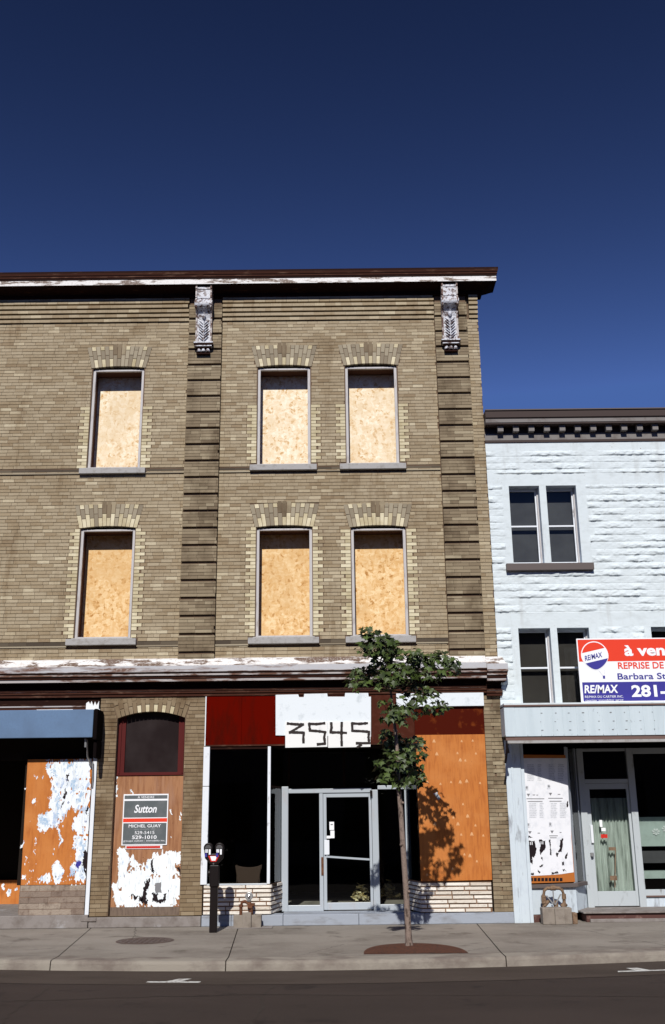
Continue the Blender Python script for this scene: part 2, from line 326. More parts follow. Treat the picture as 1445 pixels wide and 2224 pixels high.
def holed(mb, x0, x1, z0, z1, y, ops, mi=0, reveal=None, rmi=0):  # flat wall sheet with rectangular openings and their reveals
    xs = sorted({x0, x1, *[v for o in ops for v in o[:2] if x0 < v < x1]}); zs = sorted({z0, z1, *[v for o in ops for v in o[2:4] if z0 < v < z1]})
    for i in range(len(xs)-1):
        for j in range(len(zs)-1):
            cx, cz = (xs[i]+xs[i+1])/2, (zs[j]+zs[j+1])/2
            if any(o[0] < cx < o[1] and o[2] < cz < o[3] for o in ops): continue
            mb.add([(xs[i], y, zs[j]), (xs[i+1], y, zs[j]), (xs[i+1], y, zs[j+1]), (xs[i], y, zs[j+1])], [(0, 1, 2, 3)], mi)
    if reveal:
        for a, b, c, d in [o[:4] for o in ops]:
            for p, q in (((a, c), (a, d)), ((a, d), (b, d)), ((b, d), (b, c)), ((b, c), (a, c))):
                mb.add([(p[0], y, p[1]), (q[0], y, q[1]), (q[0], reveal, q[1]), (p[0], reveal, p[1])], [(0, 1, 2, 3)], rmi)
    return mb
def text(body, mt, parent, x0, x1, z0, z1, y, name='lettering', shear=0, bold=0, th=.002, tilt=0, plane=None, keep=False):
    cu = bpy.data.curves.new('t', 'FONT'); cu.body = body; cu.size = 1; cu.extrude = 0; cu.shear = shear; cu.offset = bold; cu.resolution_u = 3
    to = bpy.data.objects.new('t', cu); COL.objects.link(to); bpy.context.view_layer.update()
    dg = bpy.context.evaluated_depsgraph_get(); me = bpy.data.meshes.new_from_object(to.evaluated_get(dg))
    co = np.array([v.co[:] for v in me.vertices]); mn = co.min(0); mx = co.max(0)
    mb = MB(); o3 = root_loc(parent)
    sx = (x1-x0)/(mx[0]-mn[0]); sz = (z1-z0)/(mx[1]-mn[1])
    vv = []
    for c in co:
        x = x0+(c[0]-mn[0])*sx; z = z0+(c[1]-mn[1])*sz+(x-x0)*tilt
        vv.append(plane(x, z) if plane else (x, y, z))
    mb.add(vv, [tuple(p.vertices) for p in me.polygons])
    bpy.data.objects.remove(to); bpy.data.curves.remove(cu); bpy.data.meshes.remove(me)
    return mb.build(name, mt, parent)
def jag(pts, amp, it=3, seed=0):
    pass
    rnd = random.Random(seed); pts = list(pts)
    for k in range(it):
        out = []
        for i in range(len(pts)):
            a = pts[i]; b = pts[(i+1) % len(pts)]; L = math.hypot(b[0]-a[0], b[1]-a[1]); out.append(a)
            if L > amp*.6:
                nx, nz = -(b[1]-a[1])/L, (b[0]-a[0])/L; d = rnd.uniform(-1, 1)*min(amp, L*.45); t = rnd.uniform(.35, .65)
                out.append((a[0]+(b[0]-a[0])*t+nx*d, a[1]+(b[1]-a[1])*t+nz*d))
        pts = out; amp *= .6
    return pts
def fill(mb, pts, y, th=.0015, mi=0, plane=None):             # concave-safe thin sheet
    from mathutils.geometry import tessellate_polygon
    P = [Vector((p[0], p[1], 0)) for p in pts]; tr = tessellate_polygon([P])
    f = []
    for t in tr:
        a, b, c = [P[i] for i in t]
        f.append(tuple(t) if (b-a).cross(c-a).z > 0 else tuple(t[::-1]))
    mb.add([plane(*p) if plane else (p[0], y, p[1]) for p in pts], f, mi)
    return mb

def vnoise(x, y, seed):
    r = np.random.RandomState(seed); T = r.rand(256, 256)
    xi = np.floor(x).astype(int); yi = np.floor(y).astype(int); fx = x-xi; fy = y-yi; fx = fx*fx*(3-2*fx); fy = fy*fy*(3-2*fy)
    g_ = lambda a, b: T[a % 256, b % 256]
    return (g_(xi, yi)*(1-fx)+g_(xi+1, yi)*fx)*(1-fy)+(g_(xi, yi+1)*(1-fx)+g_(xi+1, yi+1)*fx)*fy
def shred(mb, polys, y, amp=.03, cell=.005, seed=1, mi=0, plane=None, holes=0.0, clip=None):
    """torn paper: the outline warped by noise with upright rips, kept as thin strips of cells"""
    P = [q for p in polys for q in p]; x0 = min(p[0] for p in P)-amp; x1 = max(p[0] for p in P)+amp; z0 = min(p[1] for p in P)-amp*1.6; z1 = max(p[1] for p in P)+amp*1.6
    if clip: x0, x1, z0, z1 = max(x0, clip[0]), min(x1, clip[1]), max(z0, clip[2]), min(z1, clip[3])
    xs_ = np.arange(x0, x1, cell); zs_ = np.arange(z0, z1, cell); X_, Z_ = np.meshgrid(xs_+cell/2, zs_+cell/2)
    n = lambda f, g, s_: vnoise(X_*f+50, Z_*g+50, s_)-.5
    wx = X_+amp*(1.0*n(9, 11, seed)+.8*n(28, 22, seed+1)+.6*n(70, 60, seed+2)); wz = Z_+amp*(1.3*n(12, 6, seed+3)+1.6*n(40, 10, seed+4)+1.0*n(95, 30, seed+5))
    M = np.zeros(X_.shape, bool)
    for p in polys:
        I = np.zeros(X_.shape, bool)
        for i in range(len(p)):
            (ax, az), (bx, bz) = p[i], p[(i+1) % len(p)]
            if az == bz: continue
            I ^= ((az > wz) != (bz > wz)) & (wx < (bx-ax)*(wz-az)/(bz-az)+ax)
        M |= I
    if holes: M &= (n(16, 9, seed+7)+.5*n(45, 30, seed+8)) > -.5+holes
    for j in range(M.shape[0]):
        rowm = np.concatenate([[False], M[j], [False]]); d = np.flatnonzero(rowm[1:] != rowm[:-1])
        for a, b in zip(d[::2], d[1::2]):
            xa, xb, za, zb_ = x0+a*cell, x0+b*cell, z0+j*cell, z0+(j+1)*cell
            q = [(xa, za), (xb, za), (xb, zb_), (xa, zb_)]
            mb.add([plane(*c) if plane else (c[0], y, c[1]) for c in q], [(0, 1, 2, 3)], mi)
    return mb
# ---------------------------------------------------------------- ground
KY = lambda x: -4.2+.025*(min(max(x, -6), 6)+.3)**2
mb = MB(); mb.add([(-300, -300, -.12), (300, -300, -.12), (300, 300, -.12), (-300, 300, -.12)], [(0, 1, 2, 3)])
struct(mb.build('road', 'asphalt'))
JX = [(-16, -15.9), (-12.3, -12.1), (-8.1, -7.8), (-4.03, -3.58), (-1.62, -1.37), (2.28, 2.08), (5.6, 5.5), (9.6, 9.4), (14, 14)]
sw = MB(); kb = MB(); g = .007
for (a, b) in zip(JX[:-1], JX[1:]):
    n = 10
    for mbx, off0, off1, isk in ((sw, None, .36, 0), (kb, .355, 0, 1)):
        top = []; bot = []
        for i in range(n+1):
            t = i/n
            xt = (a[0]+g)*(1-t)+(b[0]-g)*t; xb = (a[1]+g)*(1-t)+(b[1]-g)*t
            y_in = .4 if not isk else KY(xb)+.352; y_out = KY(xb)+(.36 if not isk else 0)
            ti = (xt, y_in) if not isk else (xb, y_in)
            top.append(ti); bot.append((xb, y_out))
        for i in range(n):
            p, q, r, s_ = bot[i], bot[i+1], top[i+1], top[i]; zt = 0 if not isk else .0
            if isk:                                           # kerb: rounded nose and a face down to the road
                pr = [(.352, 0), (.04, -.002), (.012, -.012), (0, -.04), (-.012, -.13)]
                for j in range(len(pr)-1):
                    mbx.add([(p[0], KY(p[0])+pr[j+1][0], pr[j+1][1]), (q[0], KY(q[0])+pr[j+1][0], pr[j+1][1]), (q[0], KY(q[0])+pr[j][0], pr[j][1]), (p[0], KY(p[0])+pr[j][0], pr[j][1])], [(0, 1, 2, 3)])
            else: mbx.add([(p[0], p[1], 0), (q[0], q[1], 0), (r[0], r[1], 0), (s_[0], s_[1], 0)], [(0, 1, 2, 3)])
struct(sw.build('sidewalk', 'sidewalk')); struct(kb.build('kerb', 'kerb'))
mb = MB()
for i in range(60):
    x0, x1 = -16+.5*i, -15.5+.5*i
    mb.add([(x0, KY(x0)+.03, -.016), (x1, KY(x1)+.03, -.016), (x1, .4, -.016), (x0, .4, -.016)], [(0, 1, 2, 3)])
for (a, b) in JX: mb.box(b-.02, b+.02, KY(b)+.012, KY(b)+.2, -.125, -.02)
struct(mb.build('sidewalk_bed', 'joint'))
mb = MB(); zr = -.113
for pts in ([(-2.19, -5.03), (-1.57, -5.09), (-1.565, -4.99), (-1.79, -4.965), (-1.70, -4.77), (-1.85, -4.77), (-1.97, -4.955), (-2.185, -4.94)],
            [(3.30, -4.64), (4.2, -4.50), (4.2, -4.42), (3.72, -4.50), (3.62, -4.30), (3.48, -4.32), (3.54, -4.52), (3.32, -4.55)]):
    mb.add([(x, y, zr) for x, y in pts], [tuple(range(len(pts)))])
struct(mb.build('road_marking', 'road_paint'))
mb = MB()
for i in range(60):
    x0, x1 = -16+.5*i, -15.5+.5*i
    mb.add([(x0, KY(x0)-1.05, -.1165), (x1, KY(x1)-1.05, -.1165), (x1, KY(x1)-.001, -.1165), (x0, KY(x0)-.001, -.1165)], [(0, 1, 2, 3)])
struct(mb.build('gutter', 'gutter_asphalt'))
mb = MB(); rc = random.Random(19)
def crack(p, q, zc, wd=.012, am=.05, n=26):
    pr = None
    off = 0
    for i in range(n+1):
        t = i/n; off = off*.7+rc.uniform(-am, am)*.6; dx, dy = q[0]-p[0], q[1]-p[1]; L = math.hypot(dx, dy); nx, ny = -dy/L, dx/L
        c = (p[0]+dx*t+nx*off, p[1]+dy*t+ny*off); w2 = wd*rc.uniform(.3, 1)
        a, b = (c[0]+nx*w2, c[1]+ny*w2, zc), (c[0]-nx*w2, c[1]-ny*w2, zc)
        if pr: mb.add([pr[0], pr[1], b, a], [(0, 1, 2, 3)])
        pr = (a, b)
crack((-.72, -5.3), (-.8, -7.6), -.1175, .02); crack((-4.5, -6.2), (-1.0, -5.9), -.1175, .014); crack((-1.0, -5.9), (4.5, -6.4), -.1175, .01); crack((-3.2, -5.3), (-3.1, -7.6), -.1175, .01)
crack((-3.3, .3), (-3.0, -1.5), .0015, .006, .03); crack((.1, -2.6), (-.5, -3.8), .0015, .005, .03); crack((3.4, -.3), (4.4, -3.4), .0015, .006, .04); crack((1.6, -3.6), (2.15, -3.0), .0015, .005, .03)
struct(mb.build('ground_crack', 'joint'))
# ---------------------------------------------------------------- manhole, tree pit
mb = MB(); c = (-2.765, -1.93)
mb.lathe((c[0], c[1], 0), [(.0, .006), (.36, .006), (.37, .009), (.40, .009), (.415, .002)], 40)
for k in range(-4, 5):
    for q in range(-4, 5):
        if math.hypot(k*.075, q*.075) < .32: mb.box(c[0]+k*.075-.02, c[0]+k*.075+.02, c[1]+q*.075-.02, c[1]+q*.075+.02, .0065, .0095)
tag(mb.build('manhole_cover', 'iron', origin=(c[0], c[1], 0)), 'round rusty iron manhole cover set in the pavement', 'manhole cover')
mb = MB(); pts = []
cx0, cy0 = .99, -3.72
for i in range(25):
    a = math.pi*i/24; pts.append((cx0+.67*math.cos(a)*(1 if a < 1.57 else .98), cy0+1.13*math.sin(a)**.8, .004))
n = len(pts); ctr = [(cx0, cy0+.45, .03)]
rnd = random.Random(3); mid = [(p[0]*.5+cx0*.5, p[1]*.5+(cy0+.45)*.5, .022+rnd.uniform(-.008, .01)) for p in pts]
mb.add(pts+mid+ctr, [(i, i+1, n+i+1, n+i) for i in range(n-1)]+[(n-1, 0, n, 2*n-1)]+[(n+i, n+i+1, 2*n) for i in range(n-1)]+[(2*n-1, n, 2*n)], 0, True)
struct(mb.build('tree_pit_soil', 'soil'))

# ================================================================ BRICK BUILDING
BB = thing('brick_building', 'three storey tan brick building with boarded windows and dark metal cornice', 'building', (0, 0, 0))
XL, XR = -8.0, 2.85; CO = .0645
WIN3 = [(-4.53, -3.555, 7.9, 9.9), (-1.39, -.395, 7.93, 9.89), (.27, 1.25, 7.93, 9.9)]
WIN2 = [(-4.57, -3.58, 4.73, 6.73), (-1.38, -.375, 4.72, 6.71), (.33, 1.32, 4.72, 6.69)]
# one extra pair beyond the left edge of the picture keeps the bay rhythm
WIN3.append((-6.2, -5.2+.0, 7.9, 9.9)); WIN2.append((-6.24, -5.24, 4.73, 6.73))
WIN3.pop(); WIN2.pop()
ALLW = [(w_, 3) for w_ in WIN3]+[(w_, 2) for w_ in WIN2]
Z0, Z1 = 4.28, 11.45
def arch_half(w_, fl): return ((w_[1]-w_[0])/2+.02)
def upper_cuts(z, i):
    r = []
    for w_, fl in ALLW:
        a, b, zb, zt = w_; cx = (a+b)/2
        if zb-.02 < z < zt+.09: r.append((a-.015, b+.015))
        # quoins of light brick
        qt = zt+.0 if fl == 2 else zb+1.2
        if zb < z < qt:
            wd = .2 if i % 2 == 0 else .115
            r += [(a-wd, a-.014), (b+.014, b+wd)]
        if zb-.16 < z < zb: r.append((a-.13, b+.13))
        if zt+.02 < z < zt+.46:                                # arch fan
            t = (z-(zt+.02))/.44; hw = (b-a)/2+.03+.1*t; r.append((cx-hw, cx+hw))
    # raised string course
    return r
mb = MB()
ops = [(a, b, zb-.02, zt+.07) for (a, b, zb, zt), fl in ALLW]
holed(mb, XL, XR, Z0, Z1, .010, ops, 0, .36, 1)
mb.build('wall_backing', ['mortar', 'brick_dark'], BB)
BANDZ = [(7.775, 7.86, ), (4.545, 4.63)]
def band_rows(i, z):
    for lo, hi in ((7.81, 7.885), (4.60, 4.68)):
        if lo < z < hi: return None
    return 0
mb = MB()
bricks(mb, XL, -2.73, Z0, 10.86, 0, CO, cuts=upper_cuts, seed=11, depth_rows=band_rows)
bricks(mb, -2.08, 2.0, Z0, 10.86, 0, CO, cuts=upper_cuts, seed=12, depth_rows=band_rows)
bricks(mb, 2.64, XR, Z0, 10.86, 0, CO, seed=13, mi=0)
mb.build('brickwork', ['brick', 'brick_dark'], BB)
# string courses: a dark brick row above a thin projecting ledge
mb = MB()
for zl, zh in ((7.808, 7.875), (4.598, 4.668)):
    for (xa, xb) in ((XL, -2.73), (-2.08, 2.0)):
        def cutb(z, i, zl=zl):
            return [(a-.12, b+.12) for (a, b, zb, zt), fl in ALLW if abs(zb-zl) < .2]
        bricks(mb, xa, xb, zl, zh, .004, zh-zl, .3, cuts=cutb, seed=int(zl*10), hdr=0)
        x = xa
        for (p, q) in [(xa, xb)]:
            cu = sorted([(a-.12, b+.12) for (a, b, zb, zt), fl in ALLW if abs(zb-zl) < .2 and p < a < q]); s0 = p
            for (a, b) in cu+[(q, q)]:
                if a > s0: mb.box(s0, a, -.018, .01, zl-.028, zl-.004, 1)
                s0 = b
note(mb.build('string_course', ['band_brick', 'brick_grey'], BB), 'darker row of bricks running across at sill level')
# corbelled rows under the cornice
mb = MB(); rnd = random.Random(5)
for (xa, xb, sd_) in ((XL, -2.73, 1), (-2.08, 2.0, 2), (2.68, XR+.0, 3)):
    for k in range(4):
        z = 10.875+k*.088
        bricks(mb, xa, xb, z, z+.062, -.02*(k+1)-.01, .062, .21, seed=sd_*10+k, dep=.13, jit=.001, gap=.003)
        mb.box(xa, xb, .0, .012, z+.058, z+.09, 1)
    bricks(mb, xa, xb, 11.235, 11.45, -.085, CO, .21, seed=sd_*10+9, dep=.1)
note(mb.build('corbel_table', ['brick', 'joint'], BB), 'four corbelled brick rows under the roof cornice')
# pilasters with sunk joints
for (xa, xb, sd_) in ((-2.72, -2.09, 21), (2.01, 2.63, 22)):
    mb = MB(); mb.box(xa+.012, xb-.012, -.045, .012, Z0, 11.45, 1, True)
    z = 9.93-.3225*18; k = 0
    while z < 11.2:
        z1_ = min(z+.3225-.024, 11.4)
        if z1_ > Z0: bricks(mb, xa, xb, max(z, Z0)+.02, z1_+.0, -.085, CO*.93, .3, seed=sd_*100+k, dep=.1, jit=.0015, gap=.006)
        z += .3225; k += 1
    note(mb.build('pilaster', ['brick_dark', 'mortar'], BB), 'banded brick pilaster with dark sunk joints')
# windows
def upper_window(w_, fl, seed):
    a, b, zb, zt = w_; cx = (a+b)/2; rnd = random.Random(seed)
    mb = MB(); F = .05; y0, y1 = .05, .11
    mb.box(a, a+F, y0, y1, zb, zt); mb.box(b-F, b, y0, y1, zb, zt); mb.box(a+F, b-F, y0, y1, zt-F*.7, zt); mb.box(a+F, b-F, y0, y1, zb, zb+F*.6)
    mb.box(a+.004, a+F*.5, y1, .37, zb, zt, 1); mb.box(b-F*.5, b-.004, y1, .37, zb, zt, 1); mb.box(a+F*.5, b-F*.5, y1, .37, zt-.03, zt-.004, 1)
    mb.box(a+F*.5, b-F*.5, y1, .37, zb+.001, zb+.03, 1)
    fr = mb.build('window', ['frame_grey', 'jamb'], BB, bevel=.004)
    bd = MB().box(a+F*.5+.002, b-F*.5-.002, .37, .385, zb+.002, zt-.003).build('plywood_board', 'osb_pale' if fl == 3 else 'osb_gold', fr)
    note(bd, 'chipboard sheet covering the window opening')
    s = MB(); s.box(a-.125, b+.115, -.075, .05, zb-.13, zb-.022); s.box(a-.04, b+.04, -.02, .06, zb-.022, zb+.0)
    s.build('sill', 'sill_stone', fr, bevel=.006)
    for side in (0, 1):
        q = MB(); z = Z0; i = 0
        while z < zt-.02:
            zc = z+CO/2; qt = zt if fl == 2 else zb+1.2
            if zb < zc < qt:
                wd = .2 if i % 2 == 0 else .115
                p, r = ((a-wd+.009, a-.014), (b+.014, b+wd-.009))[side]
                y = -.004+rnd.uniform(-.0015, .0015); q.box(p, r, y, .05, z+.0045, z+CO-.0045, 0 if rnd.random() > .08 else 1, True)
            z += CO; i += 1
        q.build('quoin', ['brick_light', 'brick'], fr)
    # segmental arch of two rings of bricks on end
    m_ = MB(); N = 15; hw0 = (b-a)/2+.03; hw1 = hw0+.105; zs0 = zt+.012; rise = .04
    def P(t, u):                                               # t -1..1 across, u 0..1 outward
        x = cx+t*(hw0+(hw1-hw0)*u); z = zs0+rise*(1-t*t)*(1-.35*u)+u*.43
        return (x, z)
    for k in range(N):
        t0 = -1+2*k/N+.008; t1 = -1+2*(k+1)/N-.008; key = abs(k-N//2) <= 1
        sp = .38 if k % 2 else .56
        top = 1.0+(.1 if key else 0)
        for (u0_, u1_, li) in ((0, sp-.012, 1), (sp+.012, top, 0)):
            if k % 2 and u0_ > .1:
                pass
            mi_ = (0 if (li and rnd.random() > .18) else 1) if fl == 2 else (0 if (li and k % 2 and rnd.random() > .25) else 1)
            if key and not li: mi_ = 2
            pts_ = [P(t0, u0_), P(t1, u0_), P(t1, u1_), P(t0, u1_)]
            if k % 2 and not li and not key:                   # outer header set light at the very top
                um = u1_-.2
                m_.poly([P(t0, um+.02), P(t1, um+.02), P(t1, u1_), P(t0, u1_)], -.005+rnd.uniform(-.002, .002), .11, 0 if rnd.random() > .3 else 1)
                pts_ = [P(t0, u0_), P(t1, u0_), P(t1, um), P(t0, um)]
            m_.poly(pts_, -.004+rnd.uniform(-.003, .003), .11, mi_)
    # mortar behind the fan
    m_.poly([P(-1, .0), *[P(-1+2*i/12, .02) for i in range(1, 12)], P(1, .0), P(1, .98), *[P(1-2*i/12, .98) for i in range(1, 12)], P(-1, .98)], .0035, .1, 3)
    m_.build('arch', ['brick_light', 'brick_grey', 'brick_dark', 'mortar'], fr)
for k, (w_, fl) in enumerate(ALLW): upper_window(w_, fl, 50+k)
# cornice with return at the right-hand corner
def run(d_end=6.0): return [(XL, 0, 0, -1), (XR, 0, 1, -1), (XR, d_end, 1, 0)]
mb = MB()
prof = [(0, 11.34), (.085, 11.34), (.10, 11.36), (.10, 11.42), (.14, 11.44), (.2, 11.455), (.27, 11.48), (.31, 11.49), (.345, 11.495), (.345, 11.60), (.355, 11.605), (.355, 11.63), (.365, 11.645), (.365, 11.67), (.375, 11.69), (.385, 11.73), (.385, 11.77), (.36, 11.785), (0, 11.82), (-.3, 11.82)]
mi = [0, 0, 0, 0, 0, 0, 0, 0, 1, 0, 0, 0, 2, 0, 2, 0, 2, 2, 0]
mb.sweep(prof, run(.12), mi)
mb.build('cornice', ['dark_paint', 'silver_paint', 'brown_paint'], BB)
# scroll brackets
def bracket(cx):
    mb = MB(); hw = .155
    side = [(0, 10.30), (.085, 10.30), (.10, 10.33), (.085, 10.36), (.085, 10.7), (.10, 10.85), (.13, 10.94), (.17, 10.98), (.23, 11.02), (.255, 11.10), (.245, 11.18), (.22, 11.215), (.235, 11.23), (.235, 11.40), (.25, 11.41), (.25, 11.46), (0, 11.46)]
    def slab(x0, x1, k=1.0, mi=0):
        n = len(side); v = [(x0, -.085-(d*k), z) for d, z in side]+[(x1, -.085-(d*k), z) for d, z in side]
        mb.add(v, [tuple(range(n-1, -1, -1)), tuple(range(n, 2*n))]+[(i, (i+1) % n, n+(i+1) % n, n+i) for i in range(n)][:-1], mi)
    slab(cx-hw, cx-hw+.03, 1.0, 2); slab(cx+hw-.03, cx+hw, 1.0, 2); slab(cx-hw+.03, cx+hw-.03, .84)
    # scroll roll
    mb.tube([(cx-hw-.012, -.085-.17, 11.10), (cx-.02, -.085-.17, 11.10)], .085, 18); mb.tube([(cx+.02, -.085-.17, 11.10), (cx+hw+.012, -.085-.17, 11.10)], .085, 18)
    mb.tube([(cx-.02, -.085-.17, 11.10), (cx+.02, -.085-.17, 11.10)], .075, 18)
    # drop flower, leaf ribs
    mb.lathe((cx, -.20, 10.87), [(0, .05), (.03, .045), (.04, .01), (.02, -.045), (0, -.06)], 10)
    for k in range(7):
        z = 10.42+k*.058; d = .165
        for s_ in (-1, 1): mb.tube([(cx+s_*.012, -d-.006, z-.03), (cx+s_*.05, -d-.012, z+.01), (cx+s_*.095, -d, z+.045)], [.011, .012, .005], 5)
    mb.tube([(cx, -.172, 10.38), (cx, -.176, 10.82)], [.014, .011], 6)
    # foot: plinth mouldings and three pendants
    mb.box(cx-.185, cx+.185, -.205, -.08, 10.325, 10.35); mb.box(cx-.175, cx+.175, -.195, -.08, 10.285, 10.322, 1); mb.box(cx-.16, cx+.16, -.19, -.08, 10.262, 10.285)
    mb.box(cx-.145, cx+.145, -.165, -.08, 10.232, 10.262, 1)
    for k in (-1, 0, 1): mb.lathe((cx+k*.085, -.135, 10.16), [(.0, 0), (.042, .0), (.04, .03), (.022, .07), (.018, .075)], 10)
    mb.box(cx-.13, cx+.13, -.15, -.08, 10.115, 10.16, 1)
    note(mb.build('bracket', ['bracket_metal', 'dark_paint', 'bracket_edge'], BB), 'silver scrolled metal bracket with leaf and three pendants')
bracket(-2.42); bracket(2.29)
# belt cornice over the shops
mb = MB()
prof = [(0, 3.70), (.03, 3.70), (.03, 3.745), (.05, 3.75), (.05, 3.785), (.065, 3.79), (.065, 3.80), (.02, 3.805), (.02, 3.93), (.15, 3.935), (.16, 3.94), (.16, 3.985), (.175, 3.99), (.18, 4.005), (.185, 4.03), (.2, 4.035), (.2, 4.065), (.21, 4.075), (.21, 4.09), (.225, 4.095), (.225, 4.105), (.22, 4.2), (.15, 4.235), (.09, 4.33), (.0, 4.36)]
mi = [1, 1, 1, 1, 2, 1, 0, 0, 0, 0, 2, 0, 1, 0, 0, 2, 0, 0, 2, 2, 2, 3, 3, 3]  # dark entries paint shade into the undercuts and the recessed band
mi[20] = 4
mb.sweep(prof, [(XL, 0, 0, -1), (2.62, 0, 0, -1)], mi)
p2 = [(d+.035 if 0 < d else 0, z-.055 if z < 4.1 else z-.03) for d, z in prof]
mb.sweep(p2, [(2.62, 0, 0, -1), (XR, 0, .5, -1), (XR, .14, .5, 0)], mi)
mb.build('belt_cornice', ['dark_paint', 'brown_paint', 'belt_trim', 'silver_paint', 'belt_paint'], BB)
# ---- body of the building: side walls, roof, floors so that it stands as a volume
mb = MB()
mb.box(XR-.3, XR, .36, 9, 3.0, 11.7); mb.box(XL, XL+.3, .36, 9, 0, 11.7); mb.box(XL, XR, 9, 9.3, 0, 11.7)
mb.box(XL+.31, XR-.31, .365, 8.99, 11.5, 11.6, 1); mb.box(XL+.31, XR-.31, 1.0, 8.99, 3.72, 4.25, 2)
mb.box(XL+.31, XR-.31, .40, .5, 4.26, 11.49, 2)
mb.build('side_wall', ['side_brick', 'roof_tar', 'interior_dark'], BB)
# ---- ground floor piers
ARC = (-3.15, 3.34, .58, .11)                                  # centre x, spring z, half width, rise
def g_cuts(z, i):
    r = []
    cx, zs, hw, rise = ARC
    if z < zs: r.append((cx-hw, cx+hw))
    elif z < zs+rise+.3:
        t = (z-zs); w2 = hw+.02+max(0, .13-abs(t-.13)*.3)
        if t < rise+.17: r.append((cx-hw-.08*(t/.28)-.01, cx+hw+.08*(t/.28)+.01))
    return r
mb = MB(); holed(mb, -4.02, -2.2, .17, 3.72, .008, [(ARC[0]-ARC[2], ARC[0]+ARC[2], .17, 3.46)], 0, .3, 1)
mb.box(-4.02, -2.2, .009, .1, 3.1, 3.1) if False else None
bricks(mb, -4.03, -2.21, .17, 3.70, 0, .0645, .2, cuts=g_cuts, seed=31, mi=1)
# arch voussoirs
rnd = random.Random(8); N = 17; cx, zs, hw, rise = ARC
for k in range(N):
    t0 = -1+2*k/N+.008; t1 = -1+2*(k+1)/N-.008
    Pq = lambda t, u: (cx+t*(hw+.09*u), zs+rise*(1-t*t)+u*.27)
    m_ = 2 if rnd.random() < .35 else 1
    sp = .45 if k % 2 else .75
    mb.poly([Pq(t0, 0), Pq(t1, 0), Pq(t1, sp-.02), Pq(t0, sp-.02)], -.003+rnd.uniform(-.002, .002), .1, 2 if (k % 2 and rnd.random() > .3) else 1)
    mb.poly([Pq(t0, sp+.02), Pq(t1, sp+.02), Pq(t1, 1), Pq(t0, 1)], -.003+rnd.uniform(-.002, .002), .1, 1)
mb.build('doorway_surround', ['mortar', 'brick_yellow', 'brick_light'], BB)
mb = MB()                                                     # right corner pier, toothed
def tooth(i, z): return 0 if (i//1) % 2 == 0 else .006
mb.box(2.56, 2.849, .008, .3, .17, 3.66, 0)
bricks(mb, 2.72, XR+.045, .17, 3.66, -.002, .0645, .16, seed=41, mi=1, hdr=0)
bricks(mb, 2.56, 2.712, .17, 3.66, .0, .0645, .3, seed=42, mi=1, hdr=0, depth_rows=lambda i, z: 0)
z = .3; k = 0
rnd = random.Random(4)
while z < 3.5:
    mb.box(2.665, 2.83, -.012, .02, z, z+.056, 2 if 1.2 < z < 2.0 or z < 1.2 and k % 2 else 1, True); z += .129; k += 1
mb.build('corner_pier', ['mortar', 'brick_dark', 'brick_yellow'], BB, bevel=0)
# ---- plinth
mb = MB()
for (a, b) in ((-2.2, -1.72), (-1.715, -.88), (-.875, .35), (.355, 1.42), (1.425, 2.87)):
    mb.box(a, b, -.03+random.uniform(0, .006), .3, 0.002, .168)
mb.box(-.9, 1.25, .3, .76, .002, .155)
mb.build('plinth', 'blue_granite', BB, bevel=.008)
mb = MB(); mb.box(-4.03, -2.21, -.04, .3, .002, .16); mb.box(-8, -4.04, -.05, 2.6, .002, .2); mb.box(-4.15, -3.9, -.06, -.041, .1, .163)
note(mb.build('step', 'grey_step', BB, bevel=.01), 'worn grey concrete step')
# ---- old doorway: transom window over plywood with torn paper
mb = MB(); cx, zs, hw, rise = ARC
mb.box(cx-hw, cx-hw+.13, .12, .2, 2.42, 3.46); mb.box(cx+hw-.12, cx+hw, .12, .2, 2.42, 3.46)
mb.box(cx-hw+.03, cx-hw+.06, .10, .12, 2.42, 3.46); mb.box(cx+hw-.05, cx+hw-.02, .10, .12, 2.42, 3.46); mb.box(cx-hw, cx+hw, .11, .2, 2.39, 2.44, 0)
tw = mb.build('transom_window', 'maroon_wood', BB, bevel=.004)
MB().box(cx-hw+.13, cx+hw-.12, .15, .16, 2.44, 3.46).build('pane', 'dark_glass', tw)
mb = MB(); mb.box(cx-hw+.002, cx+hw-.002, .13, .15, .16, 2.385)
db = note(mb.build('plywood_board', 'ply_brown', BB), 'brown plywood board blocking the old doorway')
def zp(x, y, sc=3.01, ox=0, oy=1480, Y=0.0):
    p = at(x/sc+ox, y/sc+oy, Y); return (p.x, p.z)
Yd = .127
P1 = [(768, 1100), (822, 1100), (832, 1135), (880, 1150), (900, 1185), (950, 1195), (985, 1150), (990, 1130), (1060, 1120), (1080, 1100), (1180, 1110), (1195, 1180), (1150, 1200), (1170, 1250), (1145, 1262), (1165, 1285), (1190, 1290), (1195, 1380), (1150, 1420), (1160, 1470), (1100, 1490), (980, 1480), (940, 1450), (860, 1482), (800, 1450), (765, 1490), (735, 1400), (740, 1330), (772, 1300), (770, 1150)]
DC = (ARC[0]-ARC[2]+.004, ARC[0]+ARC[2]-.004, .2, 2.38)
mb = MB(); shred(mb, [[zp(x, y, Y=Yd) for x, y in P1]], Yd, .05, seed=3, holes=.12, clip=DC)
for (x, y, s_) in ((760, 640, 22), (757, 700, 26), (860, 725, 14), (768, 745, 12), (1118, 850, 14), (1185, 860, 10), (1180, 890, 14), (1120, 1010, 6), (990, 740, 14)):
    shred(mb, [[zp(x-s_*.5, y-s_, Y=Yd), zp(x+s_*.5, y-s_*.8, Y=Yd), zp(x+s_*.3, y+s_, Y=Yd), zp(x-s_*.4, y+s_*.7, Y=Yd)]], Yd, .03, seed=int(x), clip=DC)
pp = note(mb.build('torn_poster', 'torn_paper_white', db), 'white torn paper remains glued on the board')
mb = MB()
